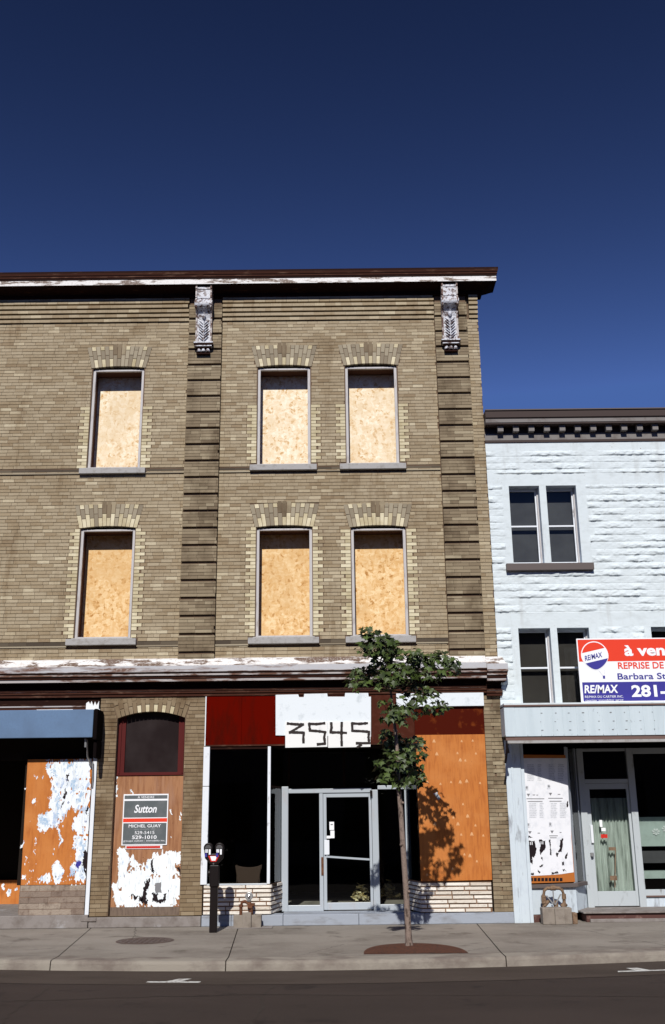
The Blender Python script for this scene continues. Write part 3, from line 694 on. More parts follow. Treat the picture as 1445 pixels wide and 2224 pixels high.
for k, q in enumerate(([(955, 1290), (980, 1288), (978, 1330), (962, 1370), (965, 1448), (930, 1440), (940, 1350)], [(990, 1390), (1040, 1400), (1085, 1395), (1083, 1448), (990, 1450), (1000, 1420)],
                       [(990, 1165), (1005, 1160), (1000, 1260), (985, 1255)], [(1145, 1215), (1195, 1225), (1195, 1285), (1165, 1250)], [(850, 1400), (900, 1402), (895, 1428), (850, 1415)], [(905, 1410), (930, 1400), (925, 1440), (900, 1430)], [(1095, 1368), (1110, 1365), (1100, 1390)])):
    shred(mb, [[zp(x, y, Y=Yd-.002) for x, y in q]], Yd-.002, .035, seed=40+k, holes=.2, clip=DC)
mb.build('print', 'ink', pp)
mb = MB(); fill(mb, jag([zp(x, y, Y=Yd-.002) for x, y in [(1015, 1320), (1055, 1310), (1058, 1385), (1020, 1385)]], .015, 2, 9), Yd-.002); mb.build('print', 'print_mid', pp)
# estate agent's sign on the board
def quad(mb, x0, x1, z0, z1, y, mi=0): mb.add([(x0, y, z0), (x1, y, z0), (x1, y, z1), (x0, y, z1)], [(0, 1, 2, 3)], mi)
SG = thing('estate_sign', 'grey and white for sale sign with a red stripe, screwed to the brown plywood door', 'sign', (-3.2, .125, 1.26))
sx0, sx1, sz0, sz1 = -3.585, -2.825, 1.262, 2.085
MB().box(sx0, sx1, .115, .124, sz0, sz1).build('panel', 'sign_white', SG, bevel=.002)
mb = MB(); y = .1135; H = sz1-sz0
for (u0_, u1_) in ((.905, .975), (.54, .868), (.02, .43)): quad(mb, sx0+.018, sx1-.018, sz0+H*u0_, sz0+H*u1_, y)
mb.build('grey_field', 'sign_grey', SG)
mb = MB(); quad(mb, sx0+.01, sx1-.01, sz0+H*.45, sz0+H*.522, y); mb.build('red_stripe', 'sign_red', SG)
cx = (sx0+sx1)/2; yt = .1115
text('À VENDRE', 'sign_white', SG, cx-.14, cx+.14, sz0+H*.915, sz0+H*.972, yt)
text('Sutton', 'sign_white', SG, cx-.19, cx+.19, sz0+H*.63, sz0+H*.79, yt, shear=.25, bold=.02)
text('MICHEL GUAY', 'sign_white', SG, cx-.27, cx+.27, sz0+H*.345, sz0+H*.405, yt, bold=.01)
text('agent immobilier affilié', 'sign_text_grey', SG, cx-.18, cx+.18, sz0+H*.295, sz0+H*.325, yt)
text('529-5415', 'sign_white', SG, cx-.165, cx+.165, sz0+H*.215, sz0+H*.275, yt)
text('529-1010', 'sign_white', SG, cx-.205, cx+.205, sz0+H*.12, sz0+H*.19, yt, bold=.015)
text('groupe sutton - immobilia inc.', 'sign_white', SG, cx-.35, cx+.35, sz0+H*.062, sz0+H*.105, yt)
text('courtier immobilier agréé', 'sign_text_grey', SG, cx-.18, cx+.18, sz0+H*.025, sz0+H*.05, yt)
SR = thing('sticker_strip', 'narrow red and white strip showing below the grey for sale sign', 'sign', (-3.2, .125, 1.2))
mb = MB(); mb.box(-3.515, -2.90, .1195, .1255, 1.205, 1.258); mb.build('panel', 'sign_white', SR)
mb = MB(); mb.box(-3.50, -2.935, .117, .119, 1.214, 1.25); mb.build('red_field', 'red_paint', SR)
# ---- left shop
mb = MB(); YB = .0
b0 = [(60, 1650), (197, 1650), (186, 1922), (45, 1922)]
mb.poly([(-5.22, 2.67), (-4.12, 2.67), (-4.12, .665), (-5.18, .665)], .0, .02)
lb = note(mb.build('plywood_board', 'ply_orange', BB), 'orange plywood board covered in torn posters beside the white post')
P2 = [(295, 515), (440, 515), (592, 515), (590, 700), (584, 780), (588, 900), (580, 1000), (582, 1100), (574, 1200), (566, 1290), (540, 1310), (520, 1295), (500, 1312), (480, 1290), (458, 1285), (465, 1200), (490, 1150), (500, 1080), (478, 1030), (505, 1000), (476, 960), (475, 900), (500, 880), (522, 828), (470, 835), (440, 860), (400, 905), (372, 950), (300, 975), (262, 968), (248, 940), (255, 885), (285, 860), (300, 868), (335, 850), (320, 800), (318, 760), (348, 740), (345, 650), (305, 590), (308, 545)]
mb = MB(); Yp = -.003; LC = (-5.24, -4.122, .67, 2.668)
shred(mb, [[zp(x, y, Y=Yp) for x, y in P2]], Yp, .05, seed=5, holes=.07, clip=LC)
for k, q in enumerate(([(335, 1240), (365, 1180), (390, 1172), (400, 1205), (430, 1235), (405, 1265), (400, 1320), (360, 1325), (350, 1280)], [(245, 1290), (290, 1262), (318, 1248), (325, 1290), (315, 1322), (295, 1310)],
                      [(375, 960), (395, 975), (410, 1050), (395, 1090), (385, 1010)], [(200, 775), (235, 765), (240, 790), (215, 800)], [(230, 620), (245, 625), (240, 640)], [(165, 1150), (175, 1155), (170, 1180)], [(150, 1040), (158, 1035), (150, 1080), (135, 1085)],
                      [(232, 1020), (240, 1015), (236, 1080)], [(160, 700), (172, 690), (170, 715)], [(145, 1265), (165, 1270), (150, 1300), (140, 1300)], [(225, 1100), (235, 1110), (232, 1140)])):
    shred(mb, [[zp(x, y, Y=Yp) for x, y in q]], Yp, .035, seed=60+k, clip=LC)
rnd = random.Random(77)
for k in range(60):
    x, y = rnd.uniform(160, 560), rnd.uniform(1180, 1335) if k % 3 else rnd.uniform(560, 1330); s_ = rnd.uniform(2, 8)
    if x > 300 and y < 900: continue
    fill(mb, [zp(x-s_*.4, y-s_, Y=Yp), zp(x+s_*.5, y-s_*.6, Y=Yp), zp(x+s_*.2, y+s_*1.4, Y=Yp), zp(x-s_*.4, y+s_*.5, Y=Yp)], Yp)
tp = note(mb.build('torn_poster', 'torn_paper', lb), 'white and blue torn poster layers')
mb = MB()
for k, q in enumerate(([(435, 610), (452, 610), (448, 650), (438, 680)], [(425, 710), (440, 715), (432, 770), (405, 830), (395, 850), (412, 760)], [(545, 1130), (570, 1125), (572, 1280), (550, 1240), (540, 1180)], [(480, 1180), (530, 1175), (525, 1215), (485, 1215)], [(555, 820), (578, 810), (578, 880), (558, 850)])):
    shred(mb, [[zp(x, y, Y=Yp-.002) for x, y in q]], Yp-.002, .045, seed=90+k, mi=1 if k == 3 else 0, holes=.22, clip=LC)
for k, q in enumerate(([(350, 560), (385, 570), (380, 640), (350, 620)], [(365, 690), (385, 690), (380, 880), (365, 880)], [(470, 640), (500, 650), (490, 740), (465, 700)], [(520, 700), (560, 690), (550, 790), (510, 770)], [(265, 880), (310, 880), (330, 930), (270, 940)], [(500, 1040), (550, 1050), (540, 1120), (490, 1110)], [(380, 520), (460, 525), (520, 570), (440, 560)])):
    shred(mb, [[zp(x, y, Y=Yp-.0015) for x, y in q]], Yp-.0015, .09, seed=120+k, mi=2, holes=.3, clip=LC)
mb.build('print', ['ink', 'sign_blue', 'print_blue'], tp)
MB().box(ARC[0]-ARC[2]+.004, ARC[0]+ARC[2]-.004, .118, .129, .162, .30).build('kick_board', 'grey_wood', db)
mb = MB(); mb.box(-5.18, -4.12, .006, .3, .2, .66, 0); bricks(mb, -5.18, -4.12, .2, .66, .0, .092, .34, seed=91, mi=1, hdr=.3, jit=.006, gap=.006)
mb.plan((-5.18, .3), (-5.3, 2.4), .2, .66, .1, 1)
note(mb.build('stone_base', ['veneer_joint', 'veneer_tan'], BB), 'tan rough stone base below the poster board')
mb = MB(); mb.box(-4.105, -4.04, -.01, .1, .2, 3.5); note(mb.build('post', 'frame_white', BB, bevel=.004), 'light painted post at the edge of the brick pier')
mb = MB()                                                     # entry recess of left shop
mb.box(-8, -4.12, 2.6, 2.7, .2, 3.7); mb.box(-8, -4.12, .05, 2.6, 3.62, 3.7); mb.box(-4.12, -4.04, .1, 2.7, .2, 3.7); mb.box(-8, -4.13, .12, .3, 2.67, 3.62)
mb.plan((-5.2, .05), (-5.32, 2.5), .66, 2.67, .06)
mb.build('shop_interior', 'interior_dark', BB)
mb = MB(); mb.box(-7.5, -5.45, 2.45, 2.5, .2, .62); rb = note(mb.build('plywood_board', 'ply_orange', BB), 'orange plywood board at the back of the dark shop entrance')  # top cut at the shadow line, dark wall above stands in for shade
mb = MB()
for k in range(9): fill(mb, jag([(-6.5+k*.12, .34+.1*(k % 3)), (-6.44+k*.12, .34+.1*(k % 3)), (-6.43+k*.12, .46), (-6.49+k*.12, .47)], .03, 2, k), 2.447)
mb.build('torn_poster', 'torn_paper', rb)
mb = MB(); mb.box(-8, -4.28, -.01, .1, 3.54, 3.56, 1); mb.box(-8, -4.28, .0, .1, 3.3, 3.53, 0); mb.box(-8, -4.05, .02, .1, 3.56, 3.72, 2)
mb.box(-5.12, -4.5, -.03, -.012, 3.44, 3.5, 3)
mb.poly([(-4.28, 3.35), (-4.06, 3.35), (-4.06, 3.64), (-4.10, 3.56), (-4.13, 3.63), (-4.155, 3.55), (-4.19, 3.64), (-4.21, 3.58), (-4.24, 3.63), (-4.28, 3.6)], -.015, .02, 3)
note(mb.build('fascia', ['brown_paint', 'belt_trim', 'dark_paint', 'white_board_warm'], BB), 'dark fascia board with splintered white wood at its end')
aw = MB(); aw.box(-8, -4.04, -.45, -.43, 2.99, 3.45); aw.box(-8, -4.04, -.43, .0, 3.43, 3.45)
aw = aw.build('awning', 'blue_fabric', BB, bevel=.01); note(aw, 'blue box awning over the left shop')
mb = MB(); mb.box(-4.038, -3.965, -.46, -.02, 2.95, 3.46); mb.box(-4.03, -3.97, -.40, -.02, 2.66, 2.95); mb.build('end_panel', 'dark_fabric', aw, bevel=.02)
mb = MB(); mb.tube([(-4.16, -.3, 2.97), (-4.17, -.15, 2.7), (-4.12, -.06, 2.55)], .018, 8); mb.tube([(-4.17, -.35, 2.98), (-4.17, -.33, 2.84)], .022, 8); mb.tube([(-4.1, -.06, 2.62), (-4.085, -.04, 2.35), (-4.09, -.03, 2.2)], .012, 6)
mb.build('arm', 'steel_galv', aw)
# ---- middle shop fascia
mb = MB()
mb.box(-2.205, -1.6, -.015, .05, 2.875, 3.70); mb.box(-1.597, -.86, -.013, .05, 2.875, 3.70)
mb.box(-.857, 1.36, -.01, .05, 2.875, 3.70, 1); mb.box(1.363, 2.555, -.02, .05, 3.0, 3.70, 2)
mb.box(-2.225, -2.208, -.02, .05, 2.86, 3.70, 3); mb.box(-2.2, 1.36, -.022, .05, 2.85, 2.874, 4)
note(mb.build('fascia', ['maroon_panel', 'brown_panel', 'stained_panel', 'frame_white', 'brown_paint'], BB), 'dark red shop fascia with brown patches')
mb = MB(); mb.box(1.06, 2.56, -.075, -.021, 3.475, 3.70); note(mb.build('fascia_strip', 'white_board', BB, bevel=.003), 'white board strip above the orange plywood')
NS = thing('number_sign', 'white board with hand painted black street number 3545 over the shop door', 'sign', (-.2, -.03, 2.82))
zz = lambda x, y, Y: (at(x, y, Y).x, at(x, y, Y).z)
Yn = -.035
pts = [zz(x, y, Yn) for x, y in ((599, 1509), (648, 1508), (650, 1514), (660, 1514), (661, 1507), (711, 1506), (712, 1513), (749, 1513), (750, 1505), (800, 1505), (801, 1513), (806, 1513), (806, 1600), (599, 1597))]
mb = MB(); mb.poly(pts, Yn, -.018); note(mb.build('backing_board', 'white_board', NS), 'large blank white board with notched top')
Yn = -.05
for (xa, xb) in ((620, 711.5), (713, 805)):
    p = [zz(xa, 1568, Yn), zz(xb, 1567, Yn), zz(xb, 1622, Yn), zz(xa, 1624, Yn)]; MB().poly(p, Yn, -.037).build('number_board', 'white_board_warm', NS, bevel=.002)
Yn = -.0515; Z2 = lambda x, y: zz(x/2.89+400, y/2.89+1480, Yn)
STR = {'3': [[(650, 264), (700, 269), (748, 270), (705, 296), (663, 320), (710, 320), (752, 322), (749, 350), (750, 384)]],
       '5': [[(882, 262), (830, 268), (786, 266), (790, 308), (840, 312), (886, 318), (880, 350), (885, 390), (838, 395)]],
       '4': [[(924, 260), (926, 290), (920, 320), (970, 320), (1018, 323)], [(990, 258), (988, 330), (990, 402)]],
       '5b': [[(1150, 262), (1100, 266), (1055, 263), (1057, 310), (1110, 312), (1161, 316), (1158, 350), (1162, 387), (1083, 388)], [(1112, 398), (1090, 412)]]}
for key, strokes in STR.items():
    mb = MB(); rnd = random.Random(hash(key[0]) % 97 if False else ord(key[0])+len(key))
    for j, st in enumerate(strokes):
        w0 = .043
        for a, b in zip(st[:-1], st[1:]):
            p, q = Z2(*a), Z2(*b); L = math.hypot(q[0]-p[0], q[1]-p[1]); ex = .014/L
            p2_ = (p[0]-(q[0]-p[0])*ex, p[1]-(q[1]-p[1])*ex); q2_ = (q[0]+(p[0]-q[0])*-ex, q[1]+(q[1]-p[1])*ex)
            n = 5
            for i in range(n):
                a0 = (p2_[0]+(q2_[0]-p2_[0])*i/n, p2_[1]+(q2_[1]-p2_[1])*i/n); a1 = (p2_[0]+(q2_[0]-p2_[0])*(i+1)/n, p2_[1]+(q2_[1]-p2_[1])*(i+1)/n)
                mb.bar(a0, a1, Yn-.0004*((i+len(mb.f)//6) % 7+1), Yn+.001, w0*rnd.uniform(.85, 1.15))
    mb.build('painted_digit', 'black_paint', NS)
# ---- shop window, display base, recessed doors
def veneer(name, segs, z0, z1, seed, lab):
    mb = MB(); rnd = random.Random(seed)
    for (p, q) in segs:
        L = math.hypot(q[0]-p[0], q[1]-p[1]); ux, uy = (q[0]-p[0])/L, (q[1]-p[1])/L; nx, ny = uy, -ux
        mb.plan(p, q, z0, z1, .08, 0, off=.012)
        z = z0; i = 0
        while z < z1-.02:
            h = .0665; s = -(i % 2)*.2-rnd.uniform(0, .1)
            while s < L:
                ln = rnd.uniform(.26, .5); a, b = max(s, 0), min(s+ln-.012, L)
                if b-a > .04:
                    pr = rnd.uniform(0, .016); dz = rnd.uniform(-.004, .004)
                    v = []
                    for (t, off, zz_) in ((a, .02, z+.008), (b, .02, z+.008), (b, .02, z+h-.006), (a, .02, z+h-.006), (a+.004, -pr-.004, z+.016+dz*.4), (b-.004, -pr+dz*.5, z+.014), (b-.004, -pr*.6, z+h-.014), (a+.004, -pr*.8+dz, z+h-.012)):
                        v.append((p[0]+ux*t-nx*off, p[1]+uy*t-ny*off, zz_+(.0)))
                    mb.add(v, [(4, 5, 6, 7), (0, 1, 5, 4), (1, 2, 6, 5), (2, 3, 7, 6), (3, 0, 4, 7)], 1)
                s += ln
            z += h; i += 1
    note(mb.build(name, ['veneer_joint', 'veneer_white'], BB), lab)
veneer('stone_base', [((-2.18, -.005), (-1.09, -.005)), ((-1.085, 0), (-.93, .76))], .17, .635, 5, 'white stacked stone base under the shop window')
veneer('stone_base', [((1.2, .76), (1.37, 0)), ((1.375, -.005), (2.53, -.005))], .17, .65, 6, 'white stacked stone base under the orange plywood')
# orange plywood with splintered nail marks
mb = MB(); mb.poly([(1.38, .655), (2.545, .665), (2.55, 3.0), (1.37, 3.0)], -.03, -.01)
ob = note(mb.build('plywood_board', 'ply_orange', BB), 'large orange plywood board with splintered nail marks')
mb = MB()
for k, (x, y) in enumerate(((943, 1610), (1003, 1610), (1027, 1609), (949, 1638), (994, 1636), (1034, 1637), (1000, 1651), (1011, 1652), (929, 1699), (1014, 1697), (957, 1703), (980, 1699), (1000, 1699), (1043, 1701), (1006, 1747), (1016, 1773), (1033, 1793), (1002, 1813), (1025, 1812), (1050, 1815), (1009, 1856), (1021, 1859), (1036, 1871), (983, 1887), (995, 1790), (985, 1776), (928, 1900), (945, 1790))):
    p = at(x, y, -.0315); s_ = .02 if k % 3 else .03; rr = random.Random(k)
    fill(mb, [(p.x-s_, p.z-s_*.9), (p.x-s_*.3, p.z-s_*.3), (p.x, p.z-s_*1.1), (p.x+s_*.35, p.z-s_*.3), (p.x+s_, p.z-s_), (p.x+s_*.55, p.z+s_*.6), (p.x, p.z+s_*1.3), (p.x-s_*.6, p.z+s_*.5)], -.0315)
mb.build('nail_mark', 'ply_chip', ob)
mb = MB(); p = at(950, 1730, -.034); mb.poly([(p.x-.055, p.z+.045), (p.x+.0, p.z+.06), (p.x+.055, p.z-.02), (p.x+.02, p.z-.06)], -.036, -.0315, 0); mb.poly([(p.x-.062, p.z+.047), (p.x+.002, p.z+.072), (p.x+.01, p.z+.06), (p.x-.055, p.z+.038)], -.038, -.0365, 1)
mb.build('paper_tag', ['sign_text_grey', 'sign_white'], ob)
# shop window
mb = MB()
mb.box(-2.235, -2.13, -.02, .06, .64, 2.19); mb.box(-2.235, -2.13, -.018, .06, 2.2, 2.845)
mb.box(-1.145, -1.095, -.01, .05, .64, 2.845); mb.box(-2.13, -1.145, -.005, .05, .625, .65, 1); mb.box(-2.13, -1.1, .0, .05, 2.80, 2.845, 2)
mb.plan((-1.09, .02), (-.95, .73), 2.16, 2.2, .03, 2); mb.plan((-.985, .6), (-.955, .75), .64, 2.16, .03, 1)
sf = mb.build('shop_window', ['frame_white', 'aluminium', 'dark_paint'], BB, bevel=.004)
mb = MB(); mb.add([(-2.13, .03, .65), (-1.145, .03, .65), (-1.145, .03, 2.8), (-2.13, .03, 2.8)], [(0, 1, 2, 3)]); mb.add([(-1.09, .05, .65), (-.95, .74, .65), (-.95, .74, 2.8), (-1.09, .05, 2.8)], [(0, 1, 2, 3)])
mb.build('pane', 'shop_glass', sf)
D = .78
mb = MB()                                                     # aluminium front with two sidelights and transom
mb.box(-.945, -.83, D-.05, D+.04, .155, 2.2); mb.box(.625, .735, D-.045, D+.04, .155, 2.13); mb.box(1.2, 1.29, D-.05, D+.04, .155, 2.22)
mb.box(-.83, .625, D-.04, D+.04, 2.085, 2.16); mb.box(.735, 1.2, D-.04, D+.04, 2.135, 2.2); mb.box(-.83, -.28, D-.03, D+.03, .155, .25)
mb.box(.735, 1.2, D-.03, D+.03, .155, .25); mb.box(-.29, -.225, D-.03, D+.03, .155, 2.085)
mb.box(-.84, -.80, D-.01, D+.03, 2.2, 2.83, 1); mb.box(.13, .17, D-.01, D+.03, 2.16, 2.83, 1)  # transom posts dark: shade above the door head put into the colour
en = note(mb.build('entrance_frame', ['aluminium', 'dark_paint'], BB, bevel=.005), 'silver aluminium entrance frame with two sidelights')
mb = MB()
for (a, b, c, d) in ((-.83, -.29, .25, 2.085), (.735, 1.2, .25, 2.135), (-.93, 1.28, 2.2, 2.83)): mb.add([(a, D, c), (b, D, c), (b, D, d), (a, D, d)], [(0, 1, 2, 3)])
mb.add([(1.22, .75, .66), (1.37, .03, .66), (1.37, .03, 2.83), (1.22, .75, 2.83)], [(0, 1, 2, 3)])
mb.build('pane', 'shop_glass', en)
mb = MB(); mb.box(-.22, -.165, D-.02, D+.02, .17, 2.078); mb.box(.575, .62, D-.02, D+.02, .17, 2.078); mb.box(-.165, .575, D-.02, D+.02, 2.01, 2.078); mb.box(-.165, .575, D-.02, D+.02, .17, .285)
dr = mb.build('door', 'aluminium', BB, bevel=.004); note(dr, 'glass entrance door in a silver frame')
MB().add([(-.165, D-.002, .285), (.575, D-.002, .285), (.575, D-.002, 2.01), (-.165, D-.002, 2.01)], [(0, 1, 2, 3)]).build('pane', 'shop_glass', dr)
mb = MB(); mb.bar((-.17, 1.03), (.57, .975), D-.065, D-.03, .03); mb.box(-.175, -.15, D-.03, D-.021, 1.0, 1.07); mb.build('push_bar', 'aluminium', dr)
mb = MB(); mb.box(-.205, -.12, D-.05, D-.022, 1.06, 1.3); mb.build('handle', 'frame_white', dr, bevel=.004)
mb = MB(); mb.box(-.262, -.222, D-.045, D-.031, .73, 1.02); mb.build('lock_plate', 'rust', dr)
mb = MB(); mb.box(-.115, -.035, D-.008, D-.004, 1.465, 1.60); mb.box(-.10, -.03, D-.008, D-.004, 1.33, 1.455); mb.box(-.185, -.1, D-.008, D-.004, 1.325, 1.37); mb.build('sticker', 'sign_white', dr)
mb = MB(); mb.box(-.095, -.055, D-.0095, D-.0085, 1.545, 1.565); mb.build('print', 'print_mid', dr)
mb = MB(); mb.box(.60, .64, D-.09, D-.046, 2.02, 2.12); mb.build('door_closer', 'black_metal', dr)
# ceilings, room behind
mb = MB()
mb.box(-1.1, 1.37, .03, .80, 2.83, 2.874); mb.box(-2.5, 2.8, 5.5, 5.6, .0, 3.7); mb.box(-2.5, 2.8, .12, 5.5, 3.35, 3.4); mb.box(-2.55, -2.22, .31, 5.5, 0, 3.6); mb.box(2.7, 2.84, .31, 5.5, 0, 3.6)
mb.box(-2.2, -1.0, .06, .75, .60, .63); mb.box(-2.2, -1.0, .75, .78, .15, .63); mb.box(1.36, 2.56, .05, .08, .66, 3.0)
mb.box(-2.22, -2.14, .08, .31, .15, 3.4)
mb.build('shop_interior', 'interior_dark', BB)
mb = MB(); mb.box(-2.5, 2.8, .82, 5.5, .1, .15); mb.build('shop_floor', 'interior_floor', BB)
# things seen through the glass
mb = MB(); x0, x1 = -1.66, -1.28; n = 12; v = []; pts = []
for i in range(n+1):
    t = i/n; pts.append((x0-.03+(x1-x0+.06)*t, .93-.045*math.sin(math.pi*t)**.7))
front = [(x0+.02, .632), (x1-.02, .632)]+pts[::-1]
mb.poly(front, .2, .212); mb.poly([(p[0], p[1]) for p in front], .38, .392)
mb.box(x0-.005, x0+.01, .212, .38, .632, .92); mb.box(x1-.01, x1+.005, .212, .38, .632, .92)
bagm = mb.build('basket', 'basket', origin=((x0+x1)/2, .3, .632), bevel=.01)
tag(bagm, 'brown open-topped basket with dipped rim standing inside the shop window', 'basket')
def crumple(name, c, r, seed, lab, n=26):
    rnd = random.Random(seed); mb = MB()
    for k in range(n):
        a = rnd.uniform(0, 6.28); d = rnd.random()**.6; cx_, cy_ = c[0]+r[0]*d*math.cos(a), c[1]+r[1]*d*math.sin(a); cz = c[2]+r[2]*(1-d)*rnd.random()+.01
        s_ = rnd.uniform(.04, .09); vv = [(cx_+rnd.uniform(-s_, s_), cy_+rnd.uniform(-s_, s_), cz+rnd.uniform(0, s_*1.2)) for _ in range(6)]
        mb.add(vv, [(0, 1, 2), (0, 2, 3), (0, 3, 4), (1, 2, 5), (2, 3, 5), (3, 4, 5)])
    return tag(mb.build(name, 'cream_paper', origin=c), lab, 'paper')
p = atg(785, 1955, .17); crumple('crumpled_paper', (p.x, p.y, .151), (.16, .16, .3), 1, 'pile of crumpled cream paper on the floor behind the glass door', 60)
p = atg(843, 1950, .17); crumple('crumpled_paper', (p.x, p.y, .151), (.24, .2, .3), 2, 'wider heap of crumpled paper behind the right sidelight beside the tree trunk', 80)

# ================================================================ WHITE BUILDING
WB = thing('white_building', 'white painted rock-faced two storey building with dark modillion cornice', 'building', (5.5, 0, 0))
WX0, WX1 = 2.852, 9.2
WW = [(3.235, 3.79, 5.985, 7.45), (3.915, 4.465, 5.985, 7.45), (3.24, 3.80, 3.45, 4.82), (3.92, 4.48, 3.45, 4.82), (5.57, 6.13, 3.45, 4.82), (6.25, 6.81, 3.45, 4.82), (5.57, 6.13, 5.985, 7.45), (6.25, 6.81, 5.985, 7.45)]
WW = WW[:6]+[(7.4, 7.95, 5.985, 7.45), (8.07, 8.62, 5.985, 7.45)]
def vnoise(x, y, seed):
    r = np.random.RandomState(seed); T = r.rand(256, 256)
    xi = np.floor(x).astype(int); yi = np.floor(y).astype(int); fx = x-xi; fy = y-yi; fx = fx*fx*(3-2*fx); fy = fy*fy*(3-2*fy)
    g_ = lambda a, b: T[a % 256, b % 256]
    return (g_(xi, yi)*(1-fx)+g_(xi+1, yi)*fx)*(1-fy)+(g_(xi, yi+1)*(1-fx)+g_(xi+1, yi+1)*fx)*fy
xs = np.arange(WX0, WX1+.001, .0125); zs = np.arange(3.45, 8.32, .0085)
X, Z = np.meshgrid(xs, zs); ch = .127
row = np.floor((Z-3.45)/ch).astype(int); t = ((Z-3.45)/ch)-row
st = (row % 2)*.23+vnoise(row*3.7+.5, row*0+.5, 4)*.2; bl = .46; blk = np.floor((X+st)/bl).astype(int); bt = ((X+st)/bl)-blk
joint = np.minimum(np.clip(t/.1, 0, 1), np.clip((1-t)/.22, 0, 1))*np.clip(np.minimum(bt, 1-bt)/.03, 0, 1)
n1 = vnoise(X*11, row*5.3+blk*1.7+t*.9, 1); n2 = vnoise(X*19, Z*26+row*3, 2); n3 = vnoise(X*45, Z*60, 3)
n4 = vnoise(X*3.1+row*9.7, row*3.3, 7); rough = np.clip(n4*2.2-.62, 0, 1)
und = np.clip(t/(.05+.3*vnoise(X*14+row*7.3, row*2.1, 8)), 0, 1)**1.5
hgt = .0065*np.clip(t/.06, 0, 1)*np.clip((1-t)/.06, 0, 1)+rough*und*np.clip((1-t)/.5, 0, 1)*(.006+.019*np.clip(n1*1.4-.25, 0, 1)+.01*n2)+rough*.006*n3+.0015*n3+.005*n2
flat = np.zeros_like(X, bool)
flat |= (Z > 8.12); flat |= (Z > 7.45) & (Z < 7.70); flat |= (Z > 4.82) & (Z < 5.09)
for (a, b, c, d) in WW[::2]:
    b2 = b+.68; alt = np.where(row % 3 == 0, .26, .17)
    flat |= (X > a-.13) & (X < b2+alt) & (Z > c-.02) & (Z < d+.03)
hgt = np.where(flat, .010+.0015*n2, hgt)
hole = np.zeros_like(X, bool)
for (a, b, c, d) in WW: hole |= (X > a-.006) & (X < b+.006) & (Z > c-.004) & (Z < d+.004)
Y = -hgt; ny_, nx_ = X.shape
for (a, b, c, d) in WW:                                       # snap cut edges to the openings
    for ex in (a, b):
        j = np.argmin(abs(xs-ex)); mk = (zs > c-.02) & (zs < d+.02); X[mk, j] = ex
hole = np.zeros((ny_-1, nx_-1), bool); xc = (xs[:-1]+xs[1:])/2; zc = (zs[:-1]+zs[1:])/2
for (a, b, c, d) in WW: hole |= (xc[None] > a) & (xc[None] < b) & (zc[:, None] > c) & (zc[:, None] < d)
idx = np.arange(ny_*nx_).reshape(ny_, nx_)
q = np.stack([idx[:-1, :-1], idx[:-1, 1:], idx[1:, 1:], idx[1:, :-1]], -1)[~hole]
mb = MB(); mb.v = list(map(tuple, np.stack([X.ravel(), Y.ravel(), Z.ravel()], -1).tolist())); mb.f = q.tolist(); mb.m = [0]*len(mb.f); mb.sm = [True]*len(mb.f)
mb.build('facade_wall', 'white_wall', WB)
for k, (a, b, c, d) in enumerate(WW):
    mb = MB(); y0, y1 = .16, .21
    mb.box(a, a+.02, y0, y1, c, d, 0); mb.box(b-.055, b-.03, y0, y1, c, d, 1); mb.box(b-.028, b, y0-.02, y1, c, d, 0)
    mb.box(a+.02, b-.055, y0, y1, d-.05, d, 1); mb.box(a+.02, b-.055, y0-.02, y1, c, c+.06, 1)
    zm = c+(d-c)*.505; mb.box(a+.02, b-.055, y0-.01, y1, zm-.015, zm+.015, 1)
    fr = mb.build('window', ['frame_grey', 'frame_white'], WB, bevel=.003)
    mb = MB()
    for p_, q_ in (((a, c), (a, d)), ((a, d), (b, d)), ((b, d), (b, c)), ((b, c), (a, c))):
        mb.add([(p_[0], -.0105, p_[1]), (q_[0], -.0105, q_[1]), (q_[0], .27, q_[1]), (p_[0], .27, p_[1])], [(0, 1, 2, 3)])
    mb.build('reveal', 'white_paint_worn', fr)
    mb = MB(); mb.add([(a+.015, .188, c+.05), (b-.05, .188, c+.05), (b-.05, .188, d-.04), (a+.015, .188, d-.04)], [(0, 1, 2, 3)]); mb.build('pane', 'window_glass', fr)
    mb = MB(); mb.box(a-.02, b+.02, .275, .285, c-.02, d+.02); mb.build('blind', 'blind_grey' if c > 5 else 'blind_brown', fr)  # added sheet, its dull colour stands in for reflection in the pane
for (a, b, z) in ((3.09, 4.65, 5.98), (7.25, 8.8, 5.98)):
    MB().box(a, b, -.1, .12, z-.135, z-.005).build('sill', 'sill_brown', WB, bevel=.008)
mb = MB(); mb.box(WX0, WX1, -.03, .2, 8.3, 8.345, 0); mb.box(WX0, WX1, -.012, .2, 8.345, 8.48, 1); mb.box(WX0, WX1, -.006, .2, 8.48, 8.60, 0)  # brown strip behind the modillions paints in the shade under the corona
mb.box(WX0, WX1, -.195, .2, 8.60, 8.63, 0); mb.box(WX0, WX1, -.205, .2, 8.63, 8.705, 1); mb.box(WX0, WX1, -.215, .2, 8.705, 8.72, 0); mb.box(WX0, WX1, -.23, .2, 8.72, 8.855, 0); mb.box(WX0, WX1, -.25, .2, 8.855, 8.875, 2)
wc = mb.build('cornice', ['cornice_brown', 'cornice_grey', 'sill_brown'], WB)
x = 3.08
while x < WX1-.15:
    MB().box(x, x+.105, -.13, -.006, 8.485, 8.60, 0).build('modillion', ['cornice_grey'], wc); x += .287
mb = MB(); mb.box(WX0, WX1, .3, 9, 8.4, 8.5, 1); mb.box(WX1-.3, WX1, .3, 9, 0, 8.4); mb.box(WX0, WX1, 9, 9.2, 0, 8.4); mb.box(WX0, WX1, .29, .3, 2.9, 8.3, 2) ; mb.box(WX0, WX1, .31, 8.9, 3.2, 3.3, 2)
mb.build('side_wall', ['white_wall', 'roof_tar', 'interior_dark'], WB)
